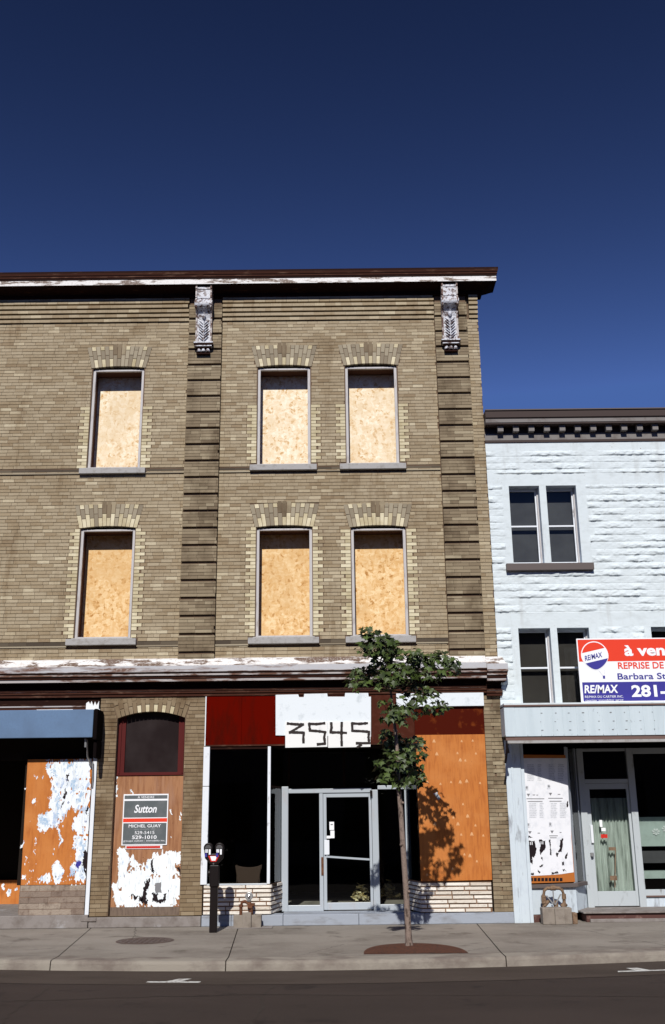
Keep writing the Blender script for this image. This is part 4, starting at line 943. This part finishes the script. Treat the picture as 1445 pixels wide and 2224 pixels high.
# projecting shop box (shutter box) with ribbed front
mb = MB(); y = -.42
x = 2.845; rnd = random.Random(2)
while x < WX1:
    x2 = x+rnd.choice((.17, .2, .23)); mb.box(x, x2-.006, y+rnd.uniform(0, .003), y+.03, 2.93, 3.42, 0); x = x2
mb.box(2.84, WX1, y+.008, -.02, 2.95, 3.415, 0); mb.box(2.84, WX1, y-.02, y+.05, 3.42, 3.445, 1); mb.box(2.84, WX1, y-.01, -.01, 3.447, 3.475, 2)
mb.box(2.85, WX1, y+.02, y+.1, 2.865, 2.928, 1); mb.box(2.86, WX1, y-.05, y+.06, 2.815, 2.858, 3)
rnd = random.Random(12)
for k in range(11):                                           # ghost marks of removed lettering
    for j in range(3): 
        xx = 3.45+k*.235+rnd.uniform(-.02, .02); z_ = 3.30-j*.14; mb.box(xx, xx+rnd.uniform(.01, .04), y-.0035, y-.001, z_, z_+rnd.uniform(.006, .014), 4)
bx = note(mb.build('shutter_box', ['white_metal_box', 'lip_brown', 'white_wall', 'sill_stone', 'print_mid'], WB), 'pale blue-white ribbed fascia box over the right shop')
mb = MB(); mb.tube([(2.865, -.43, 2.86), (2.85, -.44, 2.76), (2.87, -.42, 2.66)], .022, 8); mb.tube([(2.85, -.43, 2.72), (2.815, -.38, 2.5)], .02, 8)
mb.build('arm', 'black_metal', bx)
# storefront right
mb = MB()
mb.box(2.873, 3.13, -.02, .12, .0, 2.9); mb.box(2.96, 3.0, -.032, -.021, .0, 2.9)
mb.box(3.135, 3.19, .0, .1, .0, 2.9)
note(mb.build('post', 'white_paint_worn', WB, bevel=.006), 'worn pale painted corner post of the right shop')
PA, PB = (3.17, .06), (3.975, .32); PC = (4.285, .9)
def pl_plane(off):
    ux, uy = PB[0]-PA[0], PB[1]-PA[1]; L = math.hypot(ux, uy); nx, ny = uy/L, -ux/L
    P0 = Vector((PA[0]+nx*off, PA[1]+ny*off, 0)); N = Vector((nx, ny, 0))
    def f(x, z):                                              # x is the world X on the slanted panel
        tt = (x-P0.x)/ux; return (x, P0.y+uy*tt, z)
    def hit(px, py):
        d = ray(px, py); tt = (P0-CAM).dot(N)/d.dot(N); p = CAM+d*tt; return (p.x, p.z)
    return f, hit
mb = MB(); mb.plan(PA, PB, .6, 2.66, .02); pb = note(mb.build('plywood_board', 'poster_frame', WB), 'orange plywood panel carrying printed posters beside the pale post')
f1, h1 = pl_plane(.003); Z4 = lambda x, y, h: h(x/3.753+1060, y/3.753+1580)
mb = MB(); pts = [Z4(x, y, h1) for x, y in [(272, 250), (645, 250), (650, 400), (660, 600), (672, 680), (680, 900), (700, 1180), (600, 1195), (500, 1203), (310, 1212), (300, 900), (285, 600)]]
fill(mb, pts, 0, plane=f1); po = note(mb.build('poster', 'print_paper', pb), 'sheet of repeated printed posters, dark and torn at the bottom')
f2, h2 = pl_plane(.005)
def R4(mb, x0, y0, x1, y1, mi=0, s=0): fill(mb, [Z4(x0, y0+s, h2), Z4(x1, y0, h2), Z4(x1, y1, h2), Z4(x0, y1+s, h2)], 0, plane=f2, mi=mi)
mb = MB(); rnd = random.Random(6)
for (yy, ys) in ((300, 440), (615, 745)):
    for (xa, xb) in ((315, 385), (400, 440), (490, 550), (565, 625)):
        for k in range(int((ys-yy)/14)):
            R4(mb, xa+(yy-300)*.05+5, yy+k*14, xb+(yy-300)*.05-rnd.uniform(0, 12), yy+k*14+9)
for (x, y) in ((302, 475), (482, 465), (318, 778), (497, 772)): R4(mb, x, y, x+28, y+38)
mb.build('print', 'print_grey', po)
mb = MB()
for (x, y) in ((330, 540), (510, 532), (343, 845), (523, 840)): fill(mb, [Z4(x-14, y, h2), Z4(x+14, y, h2), Z4(x, y+24, h2)], 0, plane=f2)
for (x0, x1, y0) in ((315, 460, 578), (325, 445, 600), (492, 610, 574), (502, 600, 598), (365, 385, 547), (395, 410, 548), (570, 590, 542), (405, 425, 858), (585, 600, 852), (500, 570, 880), (505, 560, 896)): R4(mb, x0, y0, x1, y0+6)
for (x, y, w_, h_) in ((310, 480, 14, 20), (490, 470, 14, 18), (322, 782, 12, 22), (502, 776, 12, 22)): R4(mb, x, y, x+w_, y+h_)
mb.build('print', 'print_mid', po)
mb = MB()
for k, q in enumerate(([(303, 922), (380, 922), (395, 1000), (380, 1060), (360, 1060), (350, 1100), (325, 1110), (318, 1050), (303, 1000)], [(418, 915), (470, 918), (468, 985), (430, 1030), (420, 990), (430, 960)], [(303, 885), (330, 880), (360, 895), (305, 897)],
                      [(500, 912), (514, 912), (510, 990), (518, 1040), (504, 1040)], [(595, 908), (615, 908), (610, 970), (600, 1010), (575, 1018), (590, 960)], [(555, 1020), (575, 1025), (570, 1065), (558, 1060)], [(605, 1085), (622, 1095), (618, 1120), (603, 1118)], [(635, 1030), (655, 1010), (650, 1060), (630, 1060)],
                      [(318, 1190), (372, 1188), (372, 1202), (318, 1204)], [(517, 1176), (572, 1176), (572, 1190), (517, 1192)], [(640, 605), (655, 600), (655, 645), (642, 648)], [(435, 1050), (452, 1055), (445, 1090)], [(345, 1090), (365, 1060), (360, 1110)], [(420, 1120), (450, 1115), (445, 1135), (425, 1135)], [(405, 1170), (425, 1168), (430, 1190), (410, 1188)], [(610, 1150), (640, 1165), (615, 1172)])):
    shred(mb, [[Z4(x, y, h2) for x, y in q]], 0, .02, .005, seed=20+k, plane=f2)
for k in range(9): R4(mb, 345+k*30, 1226, 368+k*30, 1252)
mb.build('print', 'ink', po)
f3, h3 = pl_plane(.007); mb = MB()
for (x, y) in ((330, 945), (345, 945), (358, 945), (430, 940), (445, 940)): fill(mb, [Z4(x, y-12, h3), Z4(x+6, y-12, h3), Z4(x+6, y+12, h3), Z4(x, y+12, h3)], 0, plane=f3)
mb.build('print', 'sign_white', po)
mb = MB(); mb.plan((3.10, .035), (3.99, .30), .52, .58, .14, 0, off=-.03); mb.plan((3.99, .30), (4.25, .72), .525, .585, .1, 0, off=-.03); mb.build('sill', 'sill_brown', WB, bevel=.006)
mb = MB(); mb.plan(PA, PB, .12, .52, .1, 0); mb.plan(PA, PB, .0, .12, .1, 1, off=.01)
L_ = 10
for k in range(L_):
    a = (PB[0]+(PC[0]-PB[0])*k/L_, PB[1]+(PC[1]-PB[1])*k/L_); b = (PB[0]+(PC[0]-PB[0])*(k+.8)/L_, PB[1]+(PC[1]-PB[1])*(k+.8)/L_); mb.plan(a, b, .12, .53, .03, 0, off=-.006)
mb.plan(PB, PC, .12, .53, .05, 0, off=.01)
note(mb.build('stall_riser', ['white_paint_worn', 'step_red'], WB), 'pale painted boards below the poster panel')
mb = MB(); mb.plan(PB, (4.05, .46), .58, 2.8, .02, 0); mb.plan((4.235, .80), PC, .58, 2.8, .03, 0)
sg = mb.build('side_window', 'aluminium', WB)
MB().add([(PB[0]+.01, PB[1]+.02, .58), (PC[0], PC[1], .58), (PC[0], PC[1], 2.8), (PB[0]+.01, PB[1]+.02, 2.8)], [(0, 1, 2, 3)]).build('pane', 'shop_glass', sg)
Dw = .9
mb = MB(); mb.box(4.29, 4.40, Dw-.05, Dw+.05, .15, 2.8); mb.box(5.175, 5.29, Dw-.05, Dw+.05, .15, 2.8); mb.box(4.40, 5.175, Dw-.03, Dw+.03, 2.2, 2.27); mb.box(5.29, 9, Dw-.04, Dw+.04, .33, .43)
mb.box(4.40, 5.175, Dw-.02, Dw+.02, 2.75, 2.8); mb.box(5.29, 9, Dw-.03, Dw+.03, 2.7, 2.8); mb.box(5.29, 9, Dw-.02, Dw+.03, .15, .33, 1); mb.box(5.29, 9, Dw-.05, Dw-.021, .31, .335, 2)
ef = note(mb.build('entrance_frame', ['frame_worn', 'white_paint_worn', 'lip_brown'], WB, bevel=.004), 'pale painted shopfront frame of the right shop')
mb = MB(); mb.add([(4.40, Dw, 2.27), (5.175, Dw, 2.27), (5.175, Dw, 2.75), (4.40, Dw, 2.75)], [(0, 1, 2, 3)]); mb.add([(5.29, Dw, .43), (9, Dw, .43), (9, Dw, 2.7), (5.29, Dw, 2.7)], [(0, 1, 2, 3)])
mb.build('pane', 'shop_glass', ef)
mb = MB(); mb.box(4.405, 4.475, Dw-.02, Dw+.03, .17, 2.195); mb.box(5.125, 5.17, Dw-.02, Dw+.03, .17, 2.195); mb.box(4.475, 5.125, Dw-.02, Dw+.03, .17, .41); mb.box(4.475, 5.125, Dw-.02, Dw+.03, 2.10, 2.195)
d2 = mb.build('door', 'frame_worn', WB, bevel=.004); note(d2, 'glass shop door with a pale curtain behind it')
MB().add([(4.475, Dw, .41), (5.125, Dw, .41), (5.125, Dw, 2.1), (4.475, Dw, 2.1)], [(0, 1, 2, 3)]).build('pane', 'shop_glass', d2)
p0 = at(1283, 1795, Dw-.05); mb = MB(); mb.box(4.43, 4.475, Dw-.06, Dw-.022, 1.2, 1.5); mb.build('handle', 'frame_white', d2, bevel=.004)
mb = MB(); mb.tube([(4.42, Dw-.06, .98), (4.42, Dw-.06, 1.04)], .03, 10); mb.build('lock', 'steel_galv', d2)
def sheet(px0, py0, px1, py1, Y, mb, mi=0):
    a = at(px0, py0, Y); b = at(px1, py1, Y); mb.box(a.x, b.x, Y-.002, Y, b.z, a.z, mi)
mb = MB(); sheet(1302, 1781, 1309, 1796, Dw-.004, mb); sheet(1306, 1798, 1316, 1805, Dw-.004, mb); sheet(1305, 1812, 1320, 1820, Dw-.004, mb, 1); mb.build('sticker', ['sign_white', 'red_paint'], d2)
mb = MB(); sheet(1322, 1840, 1338, 1847, Dw-.003, mb); sheet(1325, 1902, 1341, 1912, Dw-.003, mb); a = at(1337, 1843, Dw-.003); b = at(1336, 1928, Dw-.003); mb.bar((a.x, a.z), (b.x, b.z), Dw-.003, Dw-.001, .015); mb.build('tape', 'brass_brown', d2)
# curtain behind the door
n = 90; v = []; f = []
for i in range(n+1):
    x = 4.42+.76*i/n; yy = Dw+.12+.022*math.sin(i*.9)+.012*math.sin(i*2.3+1)
    v += [(x, yy, .3), (x, yy+.01, 1.95)]
    if i: f.append((2*i-2, 2*i, 2*i+1, 2*i-1))
cu_ = MB().add(v, f, 0, True).build('curtain', 'curtain', origin=(4.8, Dw+.12, .3)); tag(cu_, 'pale green curtain hanging behind the right shop door', 'curtain')
mb = MB(); mb.box(5.33, 7.6, Dw+.14, Dw+.16, 1.13, 1.62); 
dpn = mb.build('display_panel', 'pale_green', origin=(6, Dw+.15, .3)); tag(dpn, 'pale green display panel with paper flowers inside the right shop window', 'display')
mb = MB()
for (x, z_) in ((5.62, 1.37), (5.80, 1.42), (5.98, 1.36), (6.3, 1.4)):
    for k in range(7):
        a = k*.9+x; mb.poly([(x+.01*math.cos(a), z_+.01*math.sin(a)), (x+.06*math.cos(a-.35), z_+.05*math.sin(a-.35)), (x+.075*math.cos(a), z_+.06*math.sin(a)), (x+.05*math.cos(a+.35), z_+.045*math.sin(a+.35))], Dw+.13-.001*k, Dw+.139)
mb.build('paper_flower', 'sign_white', dpn)
mb = MB(); mb.box(5.33, 7.6, Dw+.2, Dw+.5, .85, 1.05); mb.box(5.33, 7.6, Dw+.1, Dw+.5, .60, .72, 1); cn = mb.build('counter', ['blind_grey', 'pale_green'], origin=(6, Dw+.3, .3)); tag(cn, 'low grey-green counter shelf inside the right shop window', 'shelf')
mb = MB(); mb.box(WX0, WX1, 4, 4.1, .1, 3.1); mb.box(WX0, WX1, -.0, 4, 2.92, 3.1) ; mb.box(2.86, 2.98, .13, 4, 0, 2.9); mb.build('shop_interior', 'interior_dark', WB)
mb = MB(); mb.box(3.0, WX1, .96, 4, .02, .155); mb.build('shop_floor', 'interior_floor', WB)
mb = MB(); mb.box(4.05, WX1, .02, .95, .0, .13, 0); mb.box(4.0, WX1, -.02, .94, .131, .155, 1); mb.box(4.1, WX1, -.04, .02, 0, .05, 2)
note(mb.build('step', ['step_red', 'grey_step', 'grey_step'], WB, bevel=.006), 'low reddish concrete step at the right shop entrance')

# ---- big red, white and blue sale sign on the box
BS = thing('sale_board', 'large red, white and blue for sale board with a balloon emblem, above the fascia box', 'sign', (5.2, -.3, 3.48))
bx0, bx1, bz0, bz1 = 4.175, 6.5, 3.485, 4.575; yb = -.30
tl = .0
MB().box(bx0, bx1, yb, yb+.02, bz0, bz1).build('panel', 'sign_white', BS, bevel=.002)
zb = lambda y_: at(1262, y_, yb).z
zr_, zw_ = zb(1437), zb(1482)
mb = MB(); quad(mb, bx0+.02, bx1-.02, zr_, bz1-.02, yb-.0015); mb.build('red_field', 'sign_red', BS)
mb = MB(); quad(mb, bx0+.04, bx1-.02, bz0+.02, zw_, yb-.0015); mb.build('blue_field', 'sign_blue', BS)
def bt_(body, x0, y0, x1, y1, mt, bold=0, shear=0):           # pixel box in the sign plane
    a = at(x0, y1, yb); b = at(x1, y0, yb); text(body, mt, BS, a.x, b.x, a.z, b.z, yb-.004, bold=bold, shear=shear)
bt_('à vendre', 1357, 1399, 1502, 1425, 'sign_white', .035)
bt_('REPRISE DE F', 1343, 1437, 1456, 1453, 'sign_red', .02)
bt_('Barbara St', 1342, 1461, 1446, 1476, 'sign_blue', .015)
bt_('RE/MAX', 1270, 1487, 1342, 1506, 'sign_white', .03, .1)
bt_('RE/MAX DU CARTIER INC.', 1271, 1510, 1354, 1516, 'sign_white'); bt_('courtier immobilier agréé', 1272, 1518, 1354, 1524, 'sign_white')
bt_('281-', 1373, 1487, 1446, 1514, 'sign_white', .035)
# balloon emblem
c_ = at(1292, 1424, yb); r_ = .235
def bal(lo, hi, sl=.22):
    pts = []
    for i in range(48):
        a = 2*math.pi*i/48; x = r_*math.cos(a); z = r_*1.05*math.sin(a)
        if z < 0: x *= 1-.25*(z/r_)**2*1.1
        pts.append((x, z))
    def clip(ps, keep):
        o = []
        for i in range(len(ps)):
            p, q = ps[i], ps[(i+1) % len(ps)]; kp, kq = keep(p), keep(q)
            if kp >= 0: o.append(p)
            if (kp >= 0) != (kq >= 0):
                t_ = kp/(kp-kq); o.append((p[0]+(q[0]-p[0])*t_, p[1]+(q[1]-p[1])*t_))
        return o
    ps = clip(pts, lambda p: p[1]-sl*p[0]-lo*r_); ps = clip(ps, lambda p: hi*r_-(p[1]-sl*p[0])) if ps else ps
    return [(c_.x+p[0], c_.z+p[1]) for p in ps]
mb = MB(); fill(mb, bal(-2, 2), yb-.003, mi=0)
n0 = len(mb.v)
mb2 = [(c_.x+(p[0]-c_.x)*.93, c_.z+(p[1]-c_.z)*.93) for p in bal(.42, 2)]; fill(mb, mb2, yb-.0045, mi=1)
mb2 = [(c_.x+(p[0]-c_.x)*.96, c_.z+(p[1]-c_.z)*.96) for p in bal(-2, -.42)]; fill(mb, mb2, yb-.0045, mi=2)
q = at(1312, 1470, yb); mb.box(q.x-.018, q.x+.018, yb-.0045, yb-.003, q.z-.03, q.z+.02, 2)
for s_ in (-1, 1): mb.bar((q.x+s_*.016, q.z+.02), (q.x+s_*.05-.03, q.z+.11), yb-.0045, yb-.003, .005, 3)
mb.build('balloon_emblem', ['sign_white', 'sign_red', 'sign_blue', 'print_grey'], BS)
a = at(1271, 1436, yb); b = at(1308, 1424, yb); text('RE/MAX', 'sign_blue', BS, a.x, b.x, a.z-.0, b.z-.0, yb-.006, tilt=.22, bold=.02)
for xx in (4.25, 5.4, 6.3): 
    MB().bar((xx, 3.48), (xx, 4.5), yb+.022, yb+.05, .04).build('batten', 'frame_grey', BS)

# ---- the dark row across the street, behind the photographer (unseen, added to block low sky light and be mirrored in the shop glass)
OR = thing('brick_row', 'plain two storey dark brick row across the street, behind the viewer', 'building', (0, -23, 0))
mb = MB(); ops2 = []
for k in range(-9, 9):
    x = k*2.6+.6; ops2 += [(x, x+1.1, 5.6, 7.4), (x, x+1.7, .8, 3.0)]
holed(mb, -26, 26, -.1, 9.4, 23, [], 0); mb.v = []; mb.f = []; mb.m = []; mb.sm = []
tmp = MB(); holed(tmp, -26, 26, -.1, 9.4, 0, ops2, 0, .2, 0)
mb.v = [(-x, -22.5-y, z) for x, y, z in tmp.v]; mb.f = tmp.f; mb.m = tmp.m; mb.sm = tmp.sm
mb.box(-26, 26, -30, -22.9, -.1, 9.35); mb.build('wall', 'far_brick', OR)
for a, b, c, d in ops2: MB().box(-b, -a, -22.72, -22.7, c, d).build('window', 'dark_glass', OR)

# ================================================================ STREET FURNITURE
# parking meter
PM = thing('parking_meter', 'black twin-headed parking meter on a thick post at the pavement edge', 'parking meter', (-1.9, -.9, 0))
mx_, my = -1.905, -.9
mb = MB(); mb.box(mx_-.058, mx_+.058, my-.05, my+.05, 0, .86); mb.box(mx_-.068, mx_+.075, my-.065, my+.065, .66, .98); mb.tube([(mx_-.068, my, .86), (mx_-.095, my, .86)], .05, 14)
mb.build('post', 'black_metal', PM, bevel=.012)
mb = MB(); mb.poly([(mx_-.05, .98), (mx_+.04, .98), (mx_+.135, 1.08), (mx_+.15, 1.2), (mx_+.07, 1.2), (mx_+.03, 1.15), (mx_-.045, 1.15), (mx_-.08, 1.2), (mx_-.165, 1.2), (mx_-.15, 1.08)], my-.05, my+.05)
mb.build('yoke', 'black_metal', PM, bevel=.015)
for s_, hx in ((-1, mx_-.10), (1, mx_+.075)):
    mb = MB(); mb.disc((hx, 1.235), .072, my-.06, my+.06, 22, rz=.075); hd = mb.build('meter_head', 'black_metal', PM, bevel=.012)
    mb = MB(); mb.disc((hx, 1.225), .05, my-.068, my-.061, 18, 0, 0, 180, .055); mb.build('dial_cover', 'chrome', hd)
    mb = MB(); mb.box(hx-.045, hx+.0, my-.066, my-.061, 1.165, 1.215, 0); mb.box(hx+.012, hx+.04, my-.067, my-.061, 1.135, 1.215, 1); mb.box(hx-.05, hx-.015, my-.0655, my-.052, 1.10, 1.155, 2); mb.build('dial_plate', ['print_grey', 'sign_white', 'sign_blue'], hd)
mb = MB(); mb.poly([(mx_-.10, 1.118), (mx_+.075, 1.118), (mx_+.03, 1.03), (mx_-.055, 1.03)], my-.056, my-.051, 0); mb.poly([(mx_-.068, 1.112), (mx_+.043, 1.112), (mx_+.015, 1.045), (mx_-.04, 1.045)], my-.059, my-.0565, 1); mb.tube([(mx_-.012, my-.05, 1.0), (mx_-.012, my-.062, 1.0)], .014, 8, 2)
mb.build('info_plate', ['red_paint', 'sign_white', 'chrome'], PM)
# pavement valve and its concrete block, left
sx_, sy_ = -1.43, -.3
mb = MB(); mb.box(sx_-.22, sx_+.22, sy_-.05, sy_+.14, 0, .195, 0); mb.box(sx_-.075, sx_+.065, sy_-.105, sy_-.051, .0, .24, 0); mb.box(sx_-.34, sx_+.4, sy_-.12, sy_+.2, .001, .014, 1)
tag(mb.build('concrete_block', ['concrete', 'grey_step'], origin=(sx_, sy_, 0), bevel=.006), 'grey concrete block with a raised middle rib, left of the shop door', 'concrete block')
VP = thing('standpipe', 'short rusty standpipe with a round grey cap in front of the white stone base', 'pipe', (sx_, sy_+.03, .19))
mb = MB(); y = sy_+.03
mb.tube([(sx_-.11, y, .18), (sx_-.11, y, .34), (sx_-.095, y, .385), (sx_-.05, y, .395), (sx_+.04, y, .36), (sx_+.06, y, .33), (sx_+.05, y, .18)], .026, 10)
mb.tube([(sx_-.0, y-.01, .31), (sx_+.075, y-.01, .31)], .034, 10); mb.tube([(sx_+.03, y, .34), (sx_+.02, y, .46)], .028, 10)
for (x, z_) in ((sx_-.11, .33), (sx_+.05, .24), (sx_+.08, .35)): mb.tube([(x, y, z_-.02), (x, y, z_+.02)], .036, 10)
mb.build('pipe', 'rust', VP)
mb = MB(); mb.disc((sx_+.02, .475), .062, y-.05, y+.02, 20); mb.disc((sx_+.02, .475), .022, y-.075, y-.05, 10, 1); mb.box(sx_-.01, sx_+.05, y-.04, y+.01, .395, .43, 0); mb.build('cap', ['steel_galv', 'chrome'], VP, bevel=.008)
# right block and pipes
sx2, sy2 = 3.53, -.22
mb = MB(); mb.box(sx2-.25, sx2+.22, sy2-.09, sy2+.12, 0, .25, 0); mb.box(sx2-.06, sx2+.1, sy2-.125, sy2-.091, .0, .252, 0)
mb.box(sx2+.23, sx2+.31, sy2-.06, sy2+.1, 0, .17, 1)
tag(mb.build('concrete_block', ['concrete', 'brass_brown'], origin=(sx2, sy2, 0), bevel=.012), 'chipped concrete block below the printed posters, right of the pale post', 'concrete block')
VQ = thing('gas_pipe', 'brown looped gas pipe fitting behind the chipped concrete block', 'pipe', (sx2, sy2+.16, .2))
mb = MB(); y = sy2+.16
mb.tube([(sx2-.17, y, .1), (sx2-.17, y, .42), (sx2-.15, y, .5), (sx2-.1, y, .53), (sx2+.09, y, .53), (sx2+.14, y, .5), (sx2+.16, y, .42), (sx2+.16, y, .1)], .027, 10)
for (a, b, r) in (((sx2-.05, .53), (sx2+.03, .53), .04), ((sx2-.17, .3), (sx2-.17, .42), .04), ((sx2+.16, .36), (sx2+.16, .44), .036), ((sx2-.17, .26), (sx2-.07, .36), .03), ((sx2+.02, .24), (sx2+.02, .34), .04), ((sx2+.12, .24), (sx2+.18, .3), .045), ((sx2, .54), (sx2, .58), .02)):
    mb.tube([(a[0], y-.01, a[1]), (b[0], y-.01, b[1])], r, 10)
mb.build('pipe', 'brass_brown', VQ)
mb = MB()
for (a, b) in (((sx2-.13, .42), (sx2-.02, .28)), ((sx2-.02, .5), (sx2-.02, .28)), ((sx2+.1, .44), (sx2+.0, .28))): mb.bar(a, b, y-.06, y-.05, .02)
mb.build('chain', 'steel_galv', VQ)

# ---- street tree
TR = thing('street_tree', 'young maple street tree with sparse leaves growing from a soil pit in the pavement', 'tree', (.95, -3.06, 0))
TY = -3.06
A3 = lambda px, py, dy=0: (lambda p: (p.x, p.y, p.z))(at(px, py, TY+dy))
tp_ = [(.955, TY, -.01), (.95, TY, .12), (.94, TY+.0, .6), (.915, TY-.01, 1.2), (.895, TY, 1.75), (.87, TY, 2.15), (.87, TY+.02, 2.6), (.84, TY+.03, 3.0), (.80, TY, 3.4), (.74, TY-.02, 3.8), (.66, TY, 4.1)]
mb = MB(); mb.tube(tp_, [.06, .045, .04, .037, .034, .03, .025, .021, .017, .012, .006], 12)
for i, p in enumerate(tp_[2:5]): mb.lathe((p[0]+.03*(-1)**i, p[1]-.03, p[2]+.1), [(0, -.02), (.02, -.01), (.022, .01), (0, .02)], 8)
mb.build('trunk', 'bark', TR)
CL = [(822, 1400, 38, 30, 30), (800, 1372, 20, 10, 8), (850, 1415, 28, 32, 22), (790, 1405, 14, 16, 5), (838, 1448, 18, 18, 7),
      (795, 1458, 34, 16, 14), (775, 1480, 20, 22, 8), (868, 1462, 40, 20, 26), (840, 1478, 34, 18, 14), (905, 1440, 28, 22, 18), (945, 1428, 34, 16, 18), (985, 1445, 20, 22, 12),
      (900, 1418, 16, 12, 6), (930, 1460, 34, 16, 12), (890, 1492, 24, 16, 9), (925, 1508, 30, 20, 18), (950, 1535, 28, 14, 9), (905, 1535, 26, 16, 9), (860, 1525, 18, 22, 6), (832, 1525, 14, 8, 3),
      (850, 1555, 26, 12, 8), (880, 1555, 22, 16, 7), (845, 1600, 28, 16, 11), (870, 1620, 34, 22, 18), (905, 1625, 20, 26, 14), (855, 1655, 36, 20, 20), (900, 1668, 22, 20, 12), (845, 1690, 26, 12, 9), (880, 1697, 22, 10, 7), (915, 1690, 12, 14, 5), (865, 1640, 26, 30, 12)]
LEAF = []
for a, r in ((-90, .12), (-60, .42), (-30, .62), (-12, .46), (10, .98), (28, .55), (48, .66), (62, .52), (90, 1.15), (118, .52), (132, .66), (152, .55), (170, .98), (192, .46), (210, .62), (240, .42)): LEAF.append((r*math.cos(R_(a)), r*math.sin(R_(a))+.25))
rnd = random.Random(21); lm = MB(); br = MB()
def leaf(c, s_, nrm, roll):
    z = nrm.normalized(); ref = Vector((0, 0, -1)); ref = (ref-z*ref.dot(z)); ref = ref.normalized() if ref.length > .1 else Vector((1, 0, 0))
    yv = Matrix.Rotation(roll, 3, z) @ ref; xv = yv.cross(z); v = [tuple(c)]
    cup = rnd.uniform(.1, .35)
    for (a, b) in LEAF: v.append(tuple(c+xv*a*s_+yv*b*s_-z*(cup*s_*(abs(a)*.8+.25*b*b))))
    n = len(LEAF); lm.add(v, [(0, 1+i, 1+(i+1) % n) for i in range(n)])
for (px, py, rx, ry, nn) in CL:
    k_ = 146.0
    dy0 = rnd.uniform(-.3, .3)
    if (px, py) in ((950, 1535), (925, 1508), (905, 1535)): dy0 = 1.2
    if (px, py) in ((905, 1625), (900, 1668), (915, 1690)): dy0 = .7
    c0 = Vector(A3(px, py, dy0))
    # limb to the clump
    zt = c0.z-.22*abs(c0.x-.85)-.12; j = min(range(len(tp_)), key=lambda q: abs(tp_[q][2]-max(zt, 2.1)))
    b0_ = Vector(tp_[j]); mid_ = (b0_+c0)/2+Vector((0, 0, -.05)); br.tube([b0_, mid_, c0], [.009, .006, .003], 6)
    for _ in range(int(nn*3.8)):
        while True:
            u = Vector([rnd.uniform(-1, 1) for _ in range(3)])
            if u.length < 1: break
        c = c0+Vector((u.x*rx/k_*1.14, u.y*.2, u.z*ry/k_*1.12)); out = Vector((u.x*.7, u.y*.8-.35, .55+u.z*.4))
        nrm = out+Vector([rnd.gauss(0, .45) for _ in range(3)])
        leaf(c, rnd.uniform(.048, .08), nrm, rnd.gauss(0, .7))
        if rnd.random() < .22: br.tube([c0, c], [.004, .0022], 4, cap=False)
br.build('branch', 'twig', TR)
lm.build('crown', 'leaf', TR)
